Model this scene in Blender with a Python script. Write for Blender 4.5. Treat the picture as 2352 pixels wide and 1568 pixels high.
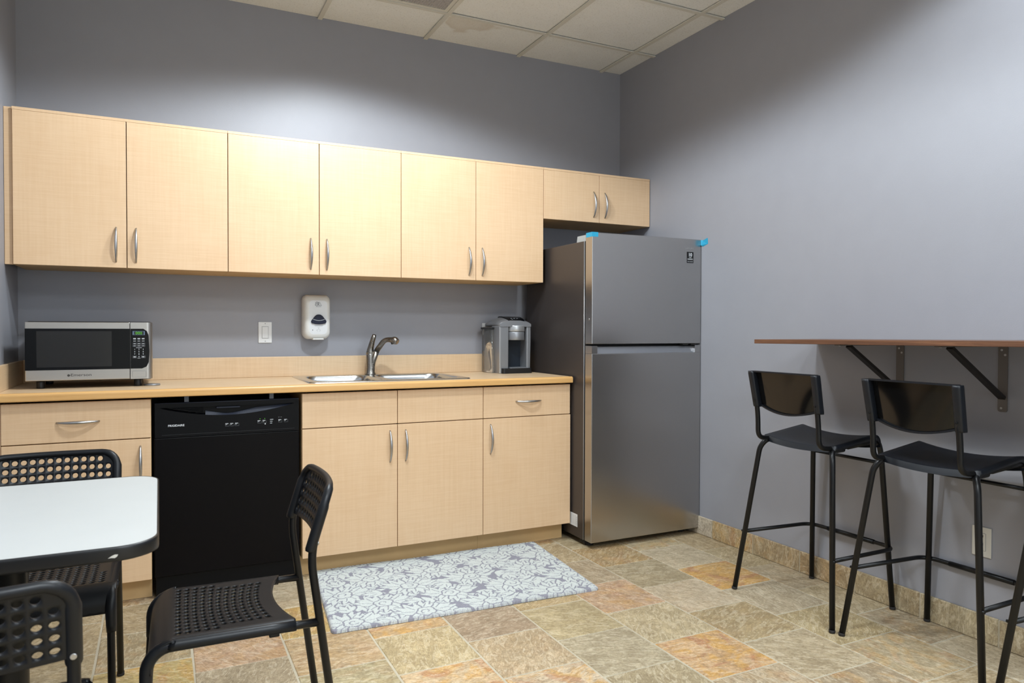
import bpy, bmesh, math, random
from mathutils import Vector, Matrix
PI = math.pi
for o in list(bpy.data.objects):
    bpy.data.objects.remove(o, do_unlink=True)
SC = bpy.context.scene
COL = SC.collection

# ---------------------------------------------------------------- camera
CAM = Vector((-2.8125, -4.0813, 1.1814))
F_PX, YAW, PITCH, ROLL = 1652.27, 26.1319, -0.9734, 0.1455
y_, p_, r_ = (math.radians(a) for a in (YAW, PITCH, ROLL))
fw = Vector((math.sin(y_)*math.cos(p_), math.cos(y_)*math.cos(p_), math.sin(p_)))
rt0 = Vector((math.cos(y_), -math.sin(y_), 0)); up0 = rt0.cross(fw)
rt = math.cos(r_)*rt0 + math.sin(r_)*up0
up = -math.sin(r_)*rt0 + math.cos(r_)*up0
cd = bpy.data.cameras.new('camera'); cam = bpy.data.objects.new('camera', cd); COL.objects.link(cam)
m = Matrix.Identity(4)
for i in range(3):
    m[i][0], m[i][1], m[i][2], m[i][3] = rt[i], up[i], -fw[i], CAM[i]
cam.matrix_world = m
cd.sensor_width = 36; cd.lens = F_PX/2352*36; cd.clip_start = .05
cd.dof.use_dof = True; cd.dof.focus_distance = 3.3; cd.dof.aperture_fstop = 7.0
SC.camera = cam

# ---------------------------------------------------------------- world, lights, exposure
w = bpy.data.worlds.new('world'); SC.world = w; w.use_nodes = True
w.node_tree.nodes['Background'].inputs[0].default_value = (.9, .95, 1, 1)
w.node_tree.nodes['Background'].inputs[1].default_value = 0.0
SC.view_settings.view_transform = 'Standard'; SC.view_settings.look = 'None'
SC.view_settings.gamma = 1; SC.view_settings.use_curve_mapping = False
SC.view_settings.exposure = 0.0
FILL_GLOW = 3.0                               # brightness of the added fill panel behind the camera
H = 2.8956                                   # ceiling height
def lamp(name, loc, energy, sx, sy, color, spread=150):
    l = bpy.data.lights.new(name, 'AREA'); l.shape = 'RECTANGLE'; l.size = sx; l.size_y = sy
    l.energy = energy; l.color = color; l.spread = math.radians(spread)
    o = bpy.data.objects.new(name, l); COL.objects.link(o); o.location = loc
    return o
COOL = (.86, .94, 1.0); NEUT = (1.0, .97, .92)
# ceiling lamps of the room, area ones added behind the camera for fill: (x, y, watts, size x, size y, colour, spread)
LAMPS = [(-1.88, -1.06, 114, 'SPOT', COOL, 153.5), (-.75, -2.85, 108, 'SPOT', COOL, 153),
         (-2.05, -1.74, 215, 'SPOT', COOL, 160),
         (-2.31, -4.4, 66, 'AREA', COOL, 155), (-1.08, -5.0, 40, 'AREA', COOL, 160)]
for (lx, ly, e, kind, c, sp) in LAMPS:
    if kind == 'AREA': lamp('ceiling_lamp_light', (lx, ly, H-.012), e, .55, 1.15, c, sp)
    else:
        l = bpy.data.lights.new('ceiling_lamp_light', 'SPOT'); l.energy = e; l.color = c; l.spot_size = math.radians(sp); l.spot_blend = .25; l.shadow_soft_size = .13
        o = bpy.data.objects.new('ceiling_lamp_light', l); COL.objects.link(o); o.location = (lx, ly, H-.012)

# ---------------------------------------------------------------- material helpers
def srgb(r, g, b):
    f = lambda c: (c/255/12.92) if c <= 10 else ((c/255+.055)/1.055)**2.4
    return (f(r), f(g), f(b), 1)
class NT:
    def __init__(s, name):
        s.m = bpy.data.materials.new(name); s.m.use_nodes = True
        s.t = s.m.node_tree; s.b = s.t.nodes['Principled BSDF']
    def n(s, typ, **kw):
        nd = s.t.nodes.new(typ)
        for k, v in kw.items():
            if k.startswith('i_'):
                key = k[2:]; key = int(key) if key.isdigit() else key
                nd.inputs[key].default_value = v
            else: setattr(nd, k, v)
        return nd
    def l(s, a, b): s.t.links.new(a, b)
    def coord(s, scale=(1, 1, 1), kind='Object'):
        tc = s.n('ShaderNodeTexCoord'); mp = s.n('ShaderNodeMapping'); mp.inputs['Scale'].default_value = scale
        s.l(tc.outputs[kind], mp.inputs[0]); return mp.outputs[0]
    def noise(s, vec, scale, detail=3, rough=.5, dist=0):
        nd = s.n('ShaderNodeTexNoise'); nd.inputs['Scale'].default_value = scale
        nd.inputs['Detail'].default_value = detail; nd.inputs['Roughness'].default_value = rough
        nd.inputs['Distortion'].default_value = dist
        s.l(vec, nd.inputs['Vector']); return nd.outputs['Fac']
    def ramp(s, fac, stops):
        r = s.n('ShaderNodeValToRGB'); e = r.color_ramp.elements
        while len(e) < len(stops): e.new(.5)
        for el, (p, c) in zip(e, stops): el.position = p; el.color = c
        s.l(fac, r.inputs[0]); return r.outputs[0]
    def mix(s, fac, a, b, mode='MIX'):
        x = s.n('ShaderNodeMix', data_type='RGBA', blend_type=mode)
        for sock, v in ((x.inputs['Factor'], fac), (x.inputs['A'], a), (x.inputs['B'], b)):
            if isinstance(v, (float, int)): sock.default_value = v
            elif isinstance(v, tuple): sock.default_value = v
            else: s.l(v, sock)
        return x.outputs['Result']
    def math(s, op, a, b=0.0, c=0.0):
        x = s.n('ShaderNodeMath', operation=op)
        for i, v in enumerate((a, b, c)):
            if isinstance(v, (float, int)): x.inputs[i].default_value = v
            else: s.l(v, x.inputs[i])
        return x.outputs[0]
    def set(s, **kw):
        for k, v in kw.items():
            inp = s.b.inputs[k.replace('_', ' ')]
            if isinstance(v, (float, int, tuple)): inp.default_value = v
            else: s.l(v, inp)
        return s
    def bump(s, fac, strength=.1, dist=.01):
        b = s.n('ShaderNodeBump'); b.inputs['Strength'].default_value = strength; b.inputs['Distance'].default_value = dist
        s.l(fac, b.inputs['Height']); s.l(b.outputs[0], s.b.inputs['Normal']); return s
def plain(name, col, rough=.5, metal=0, bump=None, var=.0, **kw):
    t = NT(name)
    v = t.coord()
    if var:
        f = t.noise(v, 9, 4)
        lo = tuple(c*(1-var) for c in col[:3])+(1,); hi = tuple(min(1, c*(1+var)) for c in col[:3])+(1,)
        t.set(Base_Color=t.ramp(f, [(.3, lo), (.7, hi)]))
    else: t.set(Base_Color=col)
    t.set(Roughness=rough, Metallic=metal)
    if bump: t.bump(t.noise(v, bump[0], 3), bump[1], bump[2])
    for k, x in kw.items(): t.set(**{k: x})
    return t.m

M = {}
M['wall'] = plain('wall_paint', srgb(151, 152, 159), .45, bump=(260, .12, .002), var=.015)
def ceil_mat():
    t = NT('ceiling_tile'); v = t.coord()
    n1 = t.noise(v, 120, 4, .6); n2 = t.noise(v, 14, 3)
    base = t.mix(n2, srgb(234, 234, 229), srgb(240, 240, 236))
    sp = t.ramp(n1, [(.36, (.62, .6, .56, 1)), (.44, (1, 1, 1, 1))])
    base = t.mix(.35, base, sp, 'MULTIPLY')
    # dried water stain on one tile
    nz = t.n('ShaderNodeTexNoise'); nz.inputs['Scale'].default_value = 5; t.l(v, nz.inputs['Vector'])
    vm = t.n('ShaderNodeVectorMath', operation='MULTIPLY_ADD'); t.l(nz.outputs['Color'], vm.inputs[0])
    vm.inputs[1].default_value = (.25, .25, 0); t.l(v, vm.inputs[2])
    ds = t.n('ShaderNodeVectorMath', operation='DISTANCE'); t.l(vm.outputs[0], ds.inputs[0]); ds.inputs[1].default_value = (-1.12, -.16, H)
    sx = t.n('ShaderNodeSeparateXYZ'); t.l(v, sx.inputs[0])
    ins = t.math('MULTIPLY', t.math('GREATER_THAN', sx.outputs[0], -1.38), t.math('LESS_THAN', sx.outputs[0], -.78))
    ins = t.math('MULTIPLY', ins, t.math('GREATER_THAN', sx.outputs[1], -.37))
    st = t.ramp(ds.outputs['Value'], [(.0, (.45, .45, .45, 1)), (.08, (.36, .36, .36, 1)), (.115, (.5, .5, .5, 1)), (.13, (.03, .03, .03, 1)), (.15, (0, 0, 0, 1))])
    base = t.mix(t.math('MULTIPLY', t.math('MULTIPLY', st, ins), .75), base, srgb(186, 164, 128))
    t.set(Base_Color=base, Roughness=.95); t.bump(n1, .35, .004); return t.m
M['ceil'] = ceil_mat()
M['tbar'] = plain('ceiling_grid_paint', srgb(214, 211, 200), .6)
M['grout'] = plain('floor_grout', srgb(186, 176, 154), .9, bump=(180, .3, .004), var=.1)
def slate():
    t = NT('slate'); v = t.coord()
    a = t.n('ShaderNodeAttribute', attribute_name='tint'); sd = t.n('ShaderNodeAttribute', attribute_name='seed')
    of = t.n('ShaderNodeVectorMath', operation='MULTIPLY_ADD'); t.l(sd.outputs['Color'], of.inputs[0])
    of.inputs[1].default_value = (37, 53, 71); t.l(v, of.inputs[2])
    # each stone gets its own grain direction
    ro = t.n('ShaderNodeVectorRotate', rotation_type='Z_AXIS'); t.l(of.outputs[0], ro.inputs['Vector'])
    sp3 = t.n('ShaderNodeSeparateXYZ'); t.l(sd.outputs['Color'], sp3.inputs[0]); t.l(t.math('MULTIPLY', sp3.outputs[2], 6.28), ro.inputs['Angle'])
    p = ro.outputs[0]
    big = t.noise(p, 6, 6, .62, 1.4); mid = t.noise(p, 18, 7, .68, 1.0); fine = t.noise(p, 95, 5, .7)
    st = t.n('ShaderNodeMapping'); st.inputs['Scale'].default_value = (1, 3.2, 1); t.l(p, st.inputs[0]); strk = t.noise(st.outputs[0], 11, 8, .72, 1.6)
    c = t.mix(t.ramp(big, [(.36, (0, 0, 0, 1)), (.64, (1, 1, 1, 1))]), sd_mix(t, a, (.90, .89, .87, 1)), sd_mix(t, a, (1.15, 1.14, 1.13, 1)))
    c = t.mix(t.ramp(mid, [(.42, (0, 0, 0, 1)), (.64, (.75, .75, .75, 1))]), c, sd_mix(t, a, (.70, .66, .60, 1)))
    # rusty blooms: yellow first, then pink-brown, strength carried by the stone itself
    am = a.outputs['Alpha']
    r1 = t.math('MULTIPLY', t.ramp(t.noise(p, 7, 5, .6, 2.0), [(.47, (0, 0, 0, 1)), (.60, (1, 1, 1, 1))]), t.math('MULTIPLY', am, .85))
    c = t.mix(r1, c, srgb(206, 158, 84))
    r2 = t.math('MULTIPLY', t.ramp(t.noise(ro.outputs[0], 4.3, 6, .65, 2.4), [(.52, (0, 0, 0, 1)), (.62, (1, 1, 1, 1))]), t.math('MULTIPLY', am, .75))
    c = t.mix(r2, c, srgb(176, 122, 88))
    pale = t.ramp(strk, [(.40, (0, 0, 0, 1)), (.425, (1, 1, 1, 1)), (.432, (1, 1, 1, 1)), (.46, (0, 0, 0, 1))])
    c = t.mix(t.math('MULTIPLY', pale, .6), c, srgb(218, 206, 182))
    vein = t.ramp(strk, [(.50, (0, 0, 0, 1)), (.522, (1, 1, 1, 1)), (.528, (1, 1, 1, 1)), (.56, (0, 0, 0, 1))])
    c = t.mix(t.math('MULTIPLY', vein, .5), c, srgb(112, 92, 68))
    sp = t.ramp(fine, [(.32, (.66, .64, .6, 1)), (.5, (1, 1, 1, 1)), (.70, (1.16, 1.16, 1.14, 1))])
    c = t.mix(.7, c, sp, 'MULTIPLY')
    t.set(Base_Color=c, Roughness=t.math('MULTIPLY_ADD', mid, .3, .36))
    hb = t.math('ADD', strk, t.math('MULTIPLY', fine, .25)); t.bump(hb, .4, .006)
    return t.m
def sd_mix(t, a, k):
    return t.mix(1.0, a.outputs['Color'], k, 'MULTIPLY')
M['slate'] = slate()
def maple(name, col, dark, wsc=1.0, rough=.42):
    t = NT(name); v = t.coord()
    hz = t.n('ShaderNodeMapping'); hz.inputs['Scale'].default_value = (5, 5, 130); t.l(v, hz.inputs[0])
    vt = t.n('ShaderNodeMapping'); vt.inputs['Scale'].default_value = (60, 60, 3); t.l(v, vt.inputs[0])
    n1 = t.noise(hz.outputs[0], 1.6, 3); n2 = t.noise(vt.outputs[0], 1.5, 3); n3 = t.noise(v, 3, 3, .5, .6)
    f = t.math('ADD', t.math('MULTIPLY', n1, .42), t.math('ADD', t.math('MULTIPLY', n2, .33), t.math('MULTIPLY', n3, .25)))
    t.set(Base_Color=t.ramp(f, [(.36, dark), (.62, col)]), Roughness=rough); return t.m
M['maple'] = maple('maple_laminate', srgb(229, 196, 158), srgb(221, 185, 145))
M['carcass'] = plain('cabinet_carcass', srgb(206, 172, 122), .6, var=.05)
M['gap'] = plain('cabinet_shadow_gap', srgb(92, 70, 44), .8)
M['top'] = maple('counter_laminate', srgb(228, 199, 162), srgb(218, 186, 147), rough=.33)
def edgewood():
    t = NT('counter_wood_edge'); v = t.coord((2, 40, 40)); n = t.noise(v, 2.2, 5, .6, .4); n2 = t.noise(t.coord(), 2.5, 2)
    t.set(Base_Color=t.mix(n2, t.ramp(n, [(.3, srgb(196, 142, 78)), (.7, srgb(224, 174, 108))]), srgb(222, 178, 116)), Roughness=.35); return t.m
M['edge'] = edgewood()
def steel(name, col, rough, sc=(300, 300, 3), amt=.10, metal=1.0):
    t = NT(name); n = t.noise(t.coord(sc), 1.0, 3); 
    t.set(Base_Color=t.mix(n, tuple(c*.93 for c in col[:3])+(1,), col), Metallic=metal, Roughness=t.math('MULTIPLY_ADD', n, amt, rough)); return t.m
M['fridge'] = steel('brushed_stainless', srgb(184, 182, 180), .24, (1.5, 1.5, 900), .035)
M['fridge_side'] = plain('fridge_side_paint', srgb(76, 70, 68), .38, .45)
M['gasket'] = plain('dark_gasket', srgb(34, 32, 32), .7)
M['greyplastic'] = plain('light_grey_plastic', srgb(168, 172, 172), .5)
M['tape'] = plain('blue_tape', srgb(38, 158, 196), .55, var=.05)
M['nickel'] = steel('satin_nickel', srgb(190, 190, 190), .28, (40, 40, 40), .06)
M['faucet'] = steel('brushed_nickel_faucet', srgb(150, 145, 138), .25, (30, 30, 200), .06)
M['sink'] = steel('sink_steel', srgb(205, 207, 208), .18, (60, 6, 60), .08)
M['mwsteel'] = steel('microwave_steel', srgb(186, 182, 176), .28, (4, 4, 400), .08)
M['blackgloss'] = plain('black_gloss', srgb(8, 9, 11), .09, Specular_IOR_Level=.22)
M['blackplastic'] = plain('black_plastic', srgb(17, 18, 21), .38, bump=(700, .05, .001))
M['dwblack'] = plain('dishwasher_black', srgb(9, 8, 11), .3, Specular_IOR_Level=.12)
M['dwpanel'] = plain('dishwasher_panel_black', srgb(10, 11, 14), .36, Specular_IOR_Level=.14)
M['dwlip'] = plain('dishwasher_handle_black', srgb(38, 43, 56), .5, Specular_IOR_Level=.3)
M['chair'] = plain('black_chair_plastic', srgb(13, 16, 21), .42, bump=(900, .08, .001), Specular_IOR_Level=.38)
M['tube'] = plain('black_powder_coat', srgb(12, 13, 15), .36, Specular_IOR_Level=.35)
M['stoolplastic'] = plain('stool_black_plastic', srgb(15, 19, 26), .42, bump=(900, .06, .001), Specular_IOR_Level=.4)
M['stoolback'] = plain('stool_glossy_back', srgb(12, 12, 13), .10)
M['white'] = plain('white_plastic', srgb(225, 227, 228), .35)
M['ivory'] = plain('ivory_plastic', srgb(206, 203, 194), .4)
M['whitetop'] = plain('white_table_laminate', srgb(200, 203, 202), .35, var=.012)
M['soapwhite'] = plain('dispenser_white', srgb(226, 226, 222), .35)
M['navy'] = plain('navy_plastic', srgb(26, 30, 50), .4, Specular_IOR_Level=.25)
M['ink'] = plain('printed_ink_grey', srgb(150, 154, 160), .6)
M['darkink'] = plain('printed_ink_dark', srgb(58, 56, 54), .5)
M['whiteink'] = plain('printed_ink_white', srgb(214, 218, 222), .6)
M['dimink'] = plain('printed_ink_dim', srgb(120, 124, 130), .6)
M['slot'] = plain('dark_slot', srgb(20, 20, 20), .7)
M['walnut'] = None
def walnut():
    t = NT('walnut_laminate'); v = t.coord((60, 2.2, 60)); n = t.noise(v, 1.4, 5, .65, .7)
    t.set(Base_Color=t.ramp(n, [(.3, srgb(74, 48, 34)), (.5, srgb(104, 70, 50)), (.7, srgb(128, 90, 66))]), Roughness=.42); return t.m
M['walnut'] = walnut()
M['bracket'] = plain('bracket_dark_metal', srgb(38, 34, 32), .5, .3)
M['plate'] = plain('bracket_grey_metal', srgb(112, 106, 102), .5, .2)
M['silver'] = plain('silver_plastic', srgb(150, 152, 156), .32, .55)
M['silverlight'] = plain('silver_trim', srgb(186, 188, 190), .28, .6)
M['recess'] = plain('brewer_recess', srgb(24, 32, 42), .35)
def clear():
    t = NT('clear_tank'); t.set(Base_Color=(.92, .93, .93, 1), Roughness=.06, IOR=1.2); t.b.inputs['Transmission Weight'].default_value = .95; return t.m
M['tank'] = clear()
def emit(name, col, s):
    t = NT(name); t.set(Base_Color=(.02, .02, .02, 1)); t.b.inputs['Emission Color'].default_value = col; t.b.inputs['Emission Strength'].default_value = s; return t.m
M['green'] = emit('green_led', (.16, .8, .04, 1), .9)
M['lcd'] = plain('display_frame', srgb(86, 104, 128), .4)
M['lampface'] = emit('ceiling_lamp_diffuser', (.95, .98, 1, 1), 1.5)
def glass_mw():
    t = NT('microwave_window'); f = t.noise(t.coord((900, 900, 900)), 1, 1)
    t.set(Base_Color=srgb(24, 23, 22), Roughness=.12); t.set(Specular_IOR_Level=.45); return t.m
M['mwwin'] = glass_mw()

# ---------------------------------------------------------------- object helpers
def tag(o, label=None, cat=None, group=None, kind=None):
    if label: o['label'] = label
    if cat: o['category'] = cat
    if group: o['group'] = group
    if kind: o['kind'] = kind
    return o
def empty(name, loc=(0, 0, 0), label=None, cat=None, group=None):
    o = bpy.data.objects.new(name, None); COL.objects.link(o); o.location = loc; o.empty_display_size = .1
    return tag(o, label, cat, group)
def origin_of(o):
    v = Vector((0, 0, 0))
    while o is not None: v += Vector(o.location); o = o.parent
    return v
class MB:
    """collects shapes (world coordinates, or the thing's own when its root sits at 0,0,0) into one mesh"""
    def __init__(s): s.bm = bmesh.new(); s.mi = 0
    def _fin(s, faces):
        for f in faces: f.material_index = s.mi
    def box(s, a, b, bev=0, seg=2):
        x0, y0, z0 = (min(p, q) for p, q in zip(a, b)); x1, y1, z1 = (max(p, q) for p, q in zip(a, b))
        t = bmesh.new()
        vs = [t.verts.new(p) for p in ((x0,y0,z0),(x1,y0,z0),(x1,y1,z0),(x0,y1,z0),(x0,y0,z1),(x1,y0,z1),(x1,y1,z1),(x0,y1,z1))]
        for q in ((3,2,1,0),(4,5,6,7),(0,1,5,4),(1,2,6,5),(2,3,7,6),(3,0,4,7)): t.faces.new([vs[i] for i in q])
        if bev: bmesh.ops.bevel(t, geom=t.edges[:], offset=min(bev, .49*min(x1-x0, y1-y0, z1-z0)), segments=seg, affect='EDGES', profile=.5)
        s.merge(t); return s
    def merge(s, t, smooth=None):
        mp = {v: s.bm.verts.new(v.co) for v in t.verts}
        for f in t.faces:
            try: g = s.bm.faces.new([mp[v] for v in f.verts]); g.material_index = s.mi; g.smooth = f.smooth if smooth is None else smooth
            except ValueError: pass
        t.free()
    def tube(s, pts, r, n=12, cap=True, rn=None):
        """pts list of points; r radius or list of radii; swept with parallel transport"""
        P = [Vector(p) for p in pts]; R = r if isinstance(r, (list, tuple)) else [r]*len(P)
        rings = []; T0 = (P[1]-P[0]).normalized()
        u = T0.orthogonal().normalized()
        for i, p in enumerate(P):
            if i == 0: t = T0
            elif i == len(P)-1: t = (P[-1]-P[-2]).normalized()
            else:
                a = (P[i]-P[i-1]).normalized(); b = (P[i+1]-P[i]).normalized(); t = (a+b).normalized()
            u = (u - t*u.dot(t)).normalized(); v = t.cross(u)
            k = 1.0
            if 0 < i < len(P)-1: 
                c = a.dot(t); k = 1/max(c, .6)
            rings.append([s.bm.verts.new(p + (u*math.cos(q)+v*math.sin(q))*R[i]) for q in (2*PI*j/n for j in range(n))])
        for A, B in zip(rings, rings[1:]):
            for j in range(n):
                f = s.bm.faces.new((A[j], A[(j+1) % n], B[(j+1) % n], B[j])); f.smooth = True; f.material_index = s.mi
        if cap:
            for rg, rev in ((rings[0], True), (rings[-1], False)):
                f = s.bm.faces.new(rg[::-1] if rev else rg); f.material_index = s.mi
        return s
    def loft(s, rings, cap=True, smooth=True, closed=True):
        vr = [[s.bm.verts.new(p) for p in rg] for rg in rings]; n = len(vr[0])
        for A, B in zip(vr, vr[1:]):
            for j in range(n if closed else n-1):
                f = s.bm.faces.new((A[j], A[(j+1) % n], B[(j+1) % n], B[j])); f.smooth = smooth; f.material_index = s.mi
        if cap:
            f = s.bm.faces.new(vr[0][::-1]); f.material_index = s.mi
            f = s.bm.faces.new(vr[-1]); f.material_index = s.mi
        return s
    def prism(s, poly, vec, smooth=False, bev=0):
        """polygon of 3d points extruded along vec"""
        t = bmesh.new(); vec = Vector(vec)
        A = [t.verts.new(Vector(p)) for p in poly]; B = [t.verts.new(Vector(p)+vec) for p in poly]; n = len(A)
        fa = t.faces.new(A[::-1]); fb = t.faces.new(B)
        for j in range(n):
            f = t.faces.new((A[j], A[(j+1) % n], B[(j+1) % n], B[j])); f.smooth = smooth
        bmesh.ops.recalc_face_normals(t, faces=t.faces[:])
        if bev:
            es = [e for e in t.edges if (fb in e.link_faces or fa in e.link_faces)]
            bmesh.ops.bevel(t, geom=es, offset=bev, segments=2, affect='EDGES', profile=.5)
        s.merge(t); return s
    def cyl(s, c, r, h, axis='z', n=24, bev=0):
        d = {'x': Vector((1,0,0)), 'y': Vector((0,1,0)), 'z': Vector((0,0,1))}[axis]
        u = d.orthogonal().normalized(); v = d.cross(u); c = Vector(c)
        return s.prism([c + (u*math.cos(2*PI*j/n)+v*math.sin(2*PI*j/n))*r for j in range(n)], d*h, True, bev)
    def quad(s, pts, smooth=False):
        f = s.bm.faces.new([s.bm.verts.new(p) for p in pts]); f.material_index = s.mi; f.smooth = smooth; return s
    def build(s, name, mats, parent=None, recalc=True):
        if not isinstance(mats, (list, tuple)): mats = [mats]
        if recalc: bmesh.ops.recalc_face_normals(s.bm, faces=s.bm.faces[:])
        off = origin_of(parent) if parent else Vector((0, 0, 0))
        if parent and off.length: bmesh.ops.translate(s.bm, verts=s.bm.verts[:], vec=-off)
        me = bpy.data.meshes.new(name); s.bm.to_mesh(me); s.bm.free()
        for mm in mats: me.materials.append(mm)
        o = bpy.data.objects.new(name, me); COL.objects.link(o)
        if parent: o.parent = parent
        return o
def box(name, a, b, mat, parent=None, bev=0): return MB().box(a, b, bev).build(name, mat, parent)
def copy_tree(o, parent=None):
    c = o.copy(); COL.objects.link(c); c.parent = parent
    for ch in list(o.children): copy_tree(ch, c)
    return c
def rrect(x0, z0, x1, z1, r, n=6):
    """rounded rectangle outline in 2d"""
    out = []
    for cx, cz, a0 in ((x1-r, z1-r, 0), (x0+r, z1-r, PI/2), (x0+r, z0+r, PI), (x1-r, z0+r, 1.5*PI)):
        for i in range(n+1):
            a = a0 + PI/2*i/n; out.append((cx+r*math.cos(a), cz+r*math.sin(a)))
    return out
def arc(c, u, v, r, a0, a1, n=6):
    c, u, v = Vector(c), Vector(u), Vector(v)
    return [c + (u*math.cos(a0+(a1-a0)*i/n) + v*math.sin(a0+(a1-a0)*i/n))*r for i in range(n+1)]
def fillet(pts, r, n=5):
    """round the inner corners of a polyline"""
    P = [Vector(p) for p in pts]; out = [P[0]]
    for i in range(1, len(P)-1):
        a = (P[i-1]-P[i]); b = (P[i+1]-P[i]); rr = min(r, .48*a.length, .48*b.length)
        A = P[i]+a.normalized()*rr; B = P[i]+b.normalized()*rr
        for k in range(n+1):
            t = k/n; out.append(A*(1-t)**2 + P[i]*2*t*(1-t) + B*t*t)
    out.append(P[-1]); return out
def text(name, s, size, loc, mat, parent, rot=(PI/2, 0, 0), align='CENTER', squash=1.0, shear=0, bold=0.0, depth=.0003):
    cu = bpy.data.curves.new('t', 'FONT'); cu.body = s; cu.size = size; cu.align_x = align; cu.align_y = 'CENTER'; cu.extrude = depth; cu.shear = shear
    cu.offset = bold
    to = bpy.data.objects.new('t', cu); COL.objects.link(to)
    me = bpy.data.meshes.new_from_object(to); bpy.data.objects.remove(to)
    R = Matrix.Translation(Vector(loc)-origin_of(parent)) @ Matrix.Rotation(rot[2], 4, 'Z') @ Matrix.Rotation(rot[0], 4, 'X') @ Matrix.Diagonal((squash, 1, 1, 1))
    me.transform(R); me.name = name; me.materials.clear(); me.materials.append(mat)
    o = bpy.data.objects.new(name, me); COL.objects.link(o); o.parent = parent; return o

# ================================================================= ROOM
XL, YF = -3.4104, -6.4
def wall(name, a, b, mat=None):
    return tag(box(name, a, b, mat or M['wall']), kind='structure')
wall('wall_back', (XL-.1, 0, 0), (.1, .1, H+.1)); wall('wall_right', (0, YF-.1, 0), (.1, 0, H+.1))
wall('wall_left', (XL-.1, YF-.1, 0), (XL, 0, H+.1)); wall('wall_front', (XL, YF-.1, 0), (0, YF, H+.1), plain('pale_wall_paint', srgb(228, 228, 226), .5))  # unseen front wall made paler than the rest to add bounce light
# ---- added glowing fill panel, framed like a window, on the unseen front wall
b = MB(); WX0, WX1, WZ0, WZ1 = -2.3, -.3, .95, 2.35
for a, c in (((WX0-.07, WZ0-.07), (WX1+.07, WZ0)), ((WX0-.07, WZ1), (WX1+.07, WZ1+.07)), ((WX0-.07, WZ0), (WX0, WZ1)), ((WX1, WZ0), (WX1+.07, WZ1)), (((WX0+WX1)/2-.025, WZ0), ((WX0+WX1)/2+.025, WZ1))):
    b.box((a[0], YF, a[1]), (c[0], YF+.05, c[1]))
wf = tag(b.build('window_1', M['white']), kind='structure')
t = NT('daylight_pane'); t.set(Base_Color=(.05, .05, .05, 1)); t.b.inputs['Emission Color'].default_value = (.80, .91, 1, 1); t.b.inputs['Emission Strength'].default_value = FILL_GLOW
box('pane', (WX0, YF+.005, WZ0), (WX1, YF+.012, WZ1), t.m, wf)
# ---- floor: slate tiles laid in staggered columns over grout
rnd = random.Random(4)
PAL = [(176,160,124), (168,150,116), (186,170,136), (160,146,114), (178,156,118), (164,150,126), (182,168,142), (170,152,126)]
SPECIAL = {  # point on the floor -> own stone colour, rust strength
    (-.40,-1.42): ((206,152,72), .9), (-1.01,-2.06): ((206,158,108), 1.0), (-.62,-.98): ((160,132,86), .25), (-.91,-1.43): ((150,124,84), .3),
    (-1.10,-1.54): ((190,150,122), .45), (-.70,-1.56): ((192,176,152), .1), (-.68,-1.87): ((158,138,98), .1), (-.47,-1.97): ((198,178,146), .35),
    (-1.55,-1.97): ((214,192,164), .8), (-1.89,-1.81): ((214,182,140), .9), (-2.16,-1.62): ((158,150,114), .15), (-2.22,-1.44): ((178,148,108), .2),
    (-2.54,-1.32): ((190,152,124), .3), (-2.80,-1.31): ((194,170,100), .6), (-2.32,-1.17): ((196,164,92), .5), (-1.6,-1.45): ((152,130,110), .0),
    (-1.9,-1.5): ((186,168,124), .05), (-1.6,-1.7): ((186,164,132), .1), (-1.9,-1.25): ((206,164,112), .8), (-1.3,-1.25): ((182,158,112), .15),
    (-1.3,-1.6): ((176,160,118), .0), (-1.34,-1.9): ((166,156,130), .0), (-.35,-2.2): ((170,152,108), .05), (-.70,-2.2): ((176,160,130), 0)}
CW, RW = .3125, .3175
def col_rows(k):
    x1 = -.21 - CW*(k-1) if k > 0 else 0.0
    x0 = -.21 - CW*k
    ph = -1.725 if k % 2 == 0 else -1.585
    return x0, x1, ph
bm = bmesh.new(); lt = bm.loops.layers.float_color.new('tint'); ls = bm.loops.layers.float_color.new('seed')
def tile_box(bm, x0, x1, y0, y1, z0, z1, tint, rust, seed, axis='z', bev=.004):
    t = bmesh.new()
    vs = [t.verts.new(p) for p in ((x0,y0,z0),(x1,y0,z0),(x1,y1,z0),(x0,y1,z0),(x0,y0,z1),(x1,y0,z1),(x1,y1,z1),(x0,y1,z1))]
    for q in ((3,2,1,0),(4,5,6,7),(0,1,5,4),(1,2,6,5),(2,3,7,6),(3,0,4,7)): t.faces.new([vs[i] for i in q])
    bmesh.ops.bevel(t, geom=t.edges[:], offset=bev*.5, segments=1, affect='EDGES')
    mp = {v: bm.verts.new(v.co) for v in t.verts}
    for f in t.faces:
        g = bm.faces.new([mp[v] for v in f.verts]); g.material_index = 1
        for lp in g.loops: lp[lt] = (*srgb(*[c*.60+q*.40-1 for c, q in zip(tint, (200, 182, 152))])[:3], rust); lp[ls] = (*seed, 1)
    t.free()
def grout_box(bm, a, b):
    t = bmesh.new(); x0, y0, z0 = a; x1, y1, z1 = b
    vs = [bm.verts.new(p) for p in ((x0,y0,z0),(x1,y0,z0),(x1,y1,z0),(x0,y1,z0),(x0,y0,z1),(x1,y0,z1),(x1,y1,z1),(x0,y1,z1))]
    for q in ((3,2,1,0),(4,5,6,7),(0,1,5,4),(1,2,6,5),(2,3,7,6),(3,0,4,7)): bm.faces.new([vs[i] for i in q])
grout_box(bm, (XL-.1, YF-.1, -.08), (.1, .1, -.0025))
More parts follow.
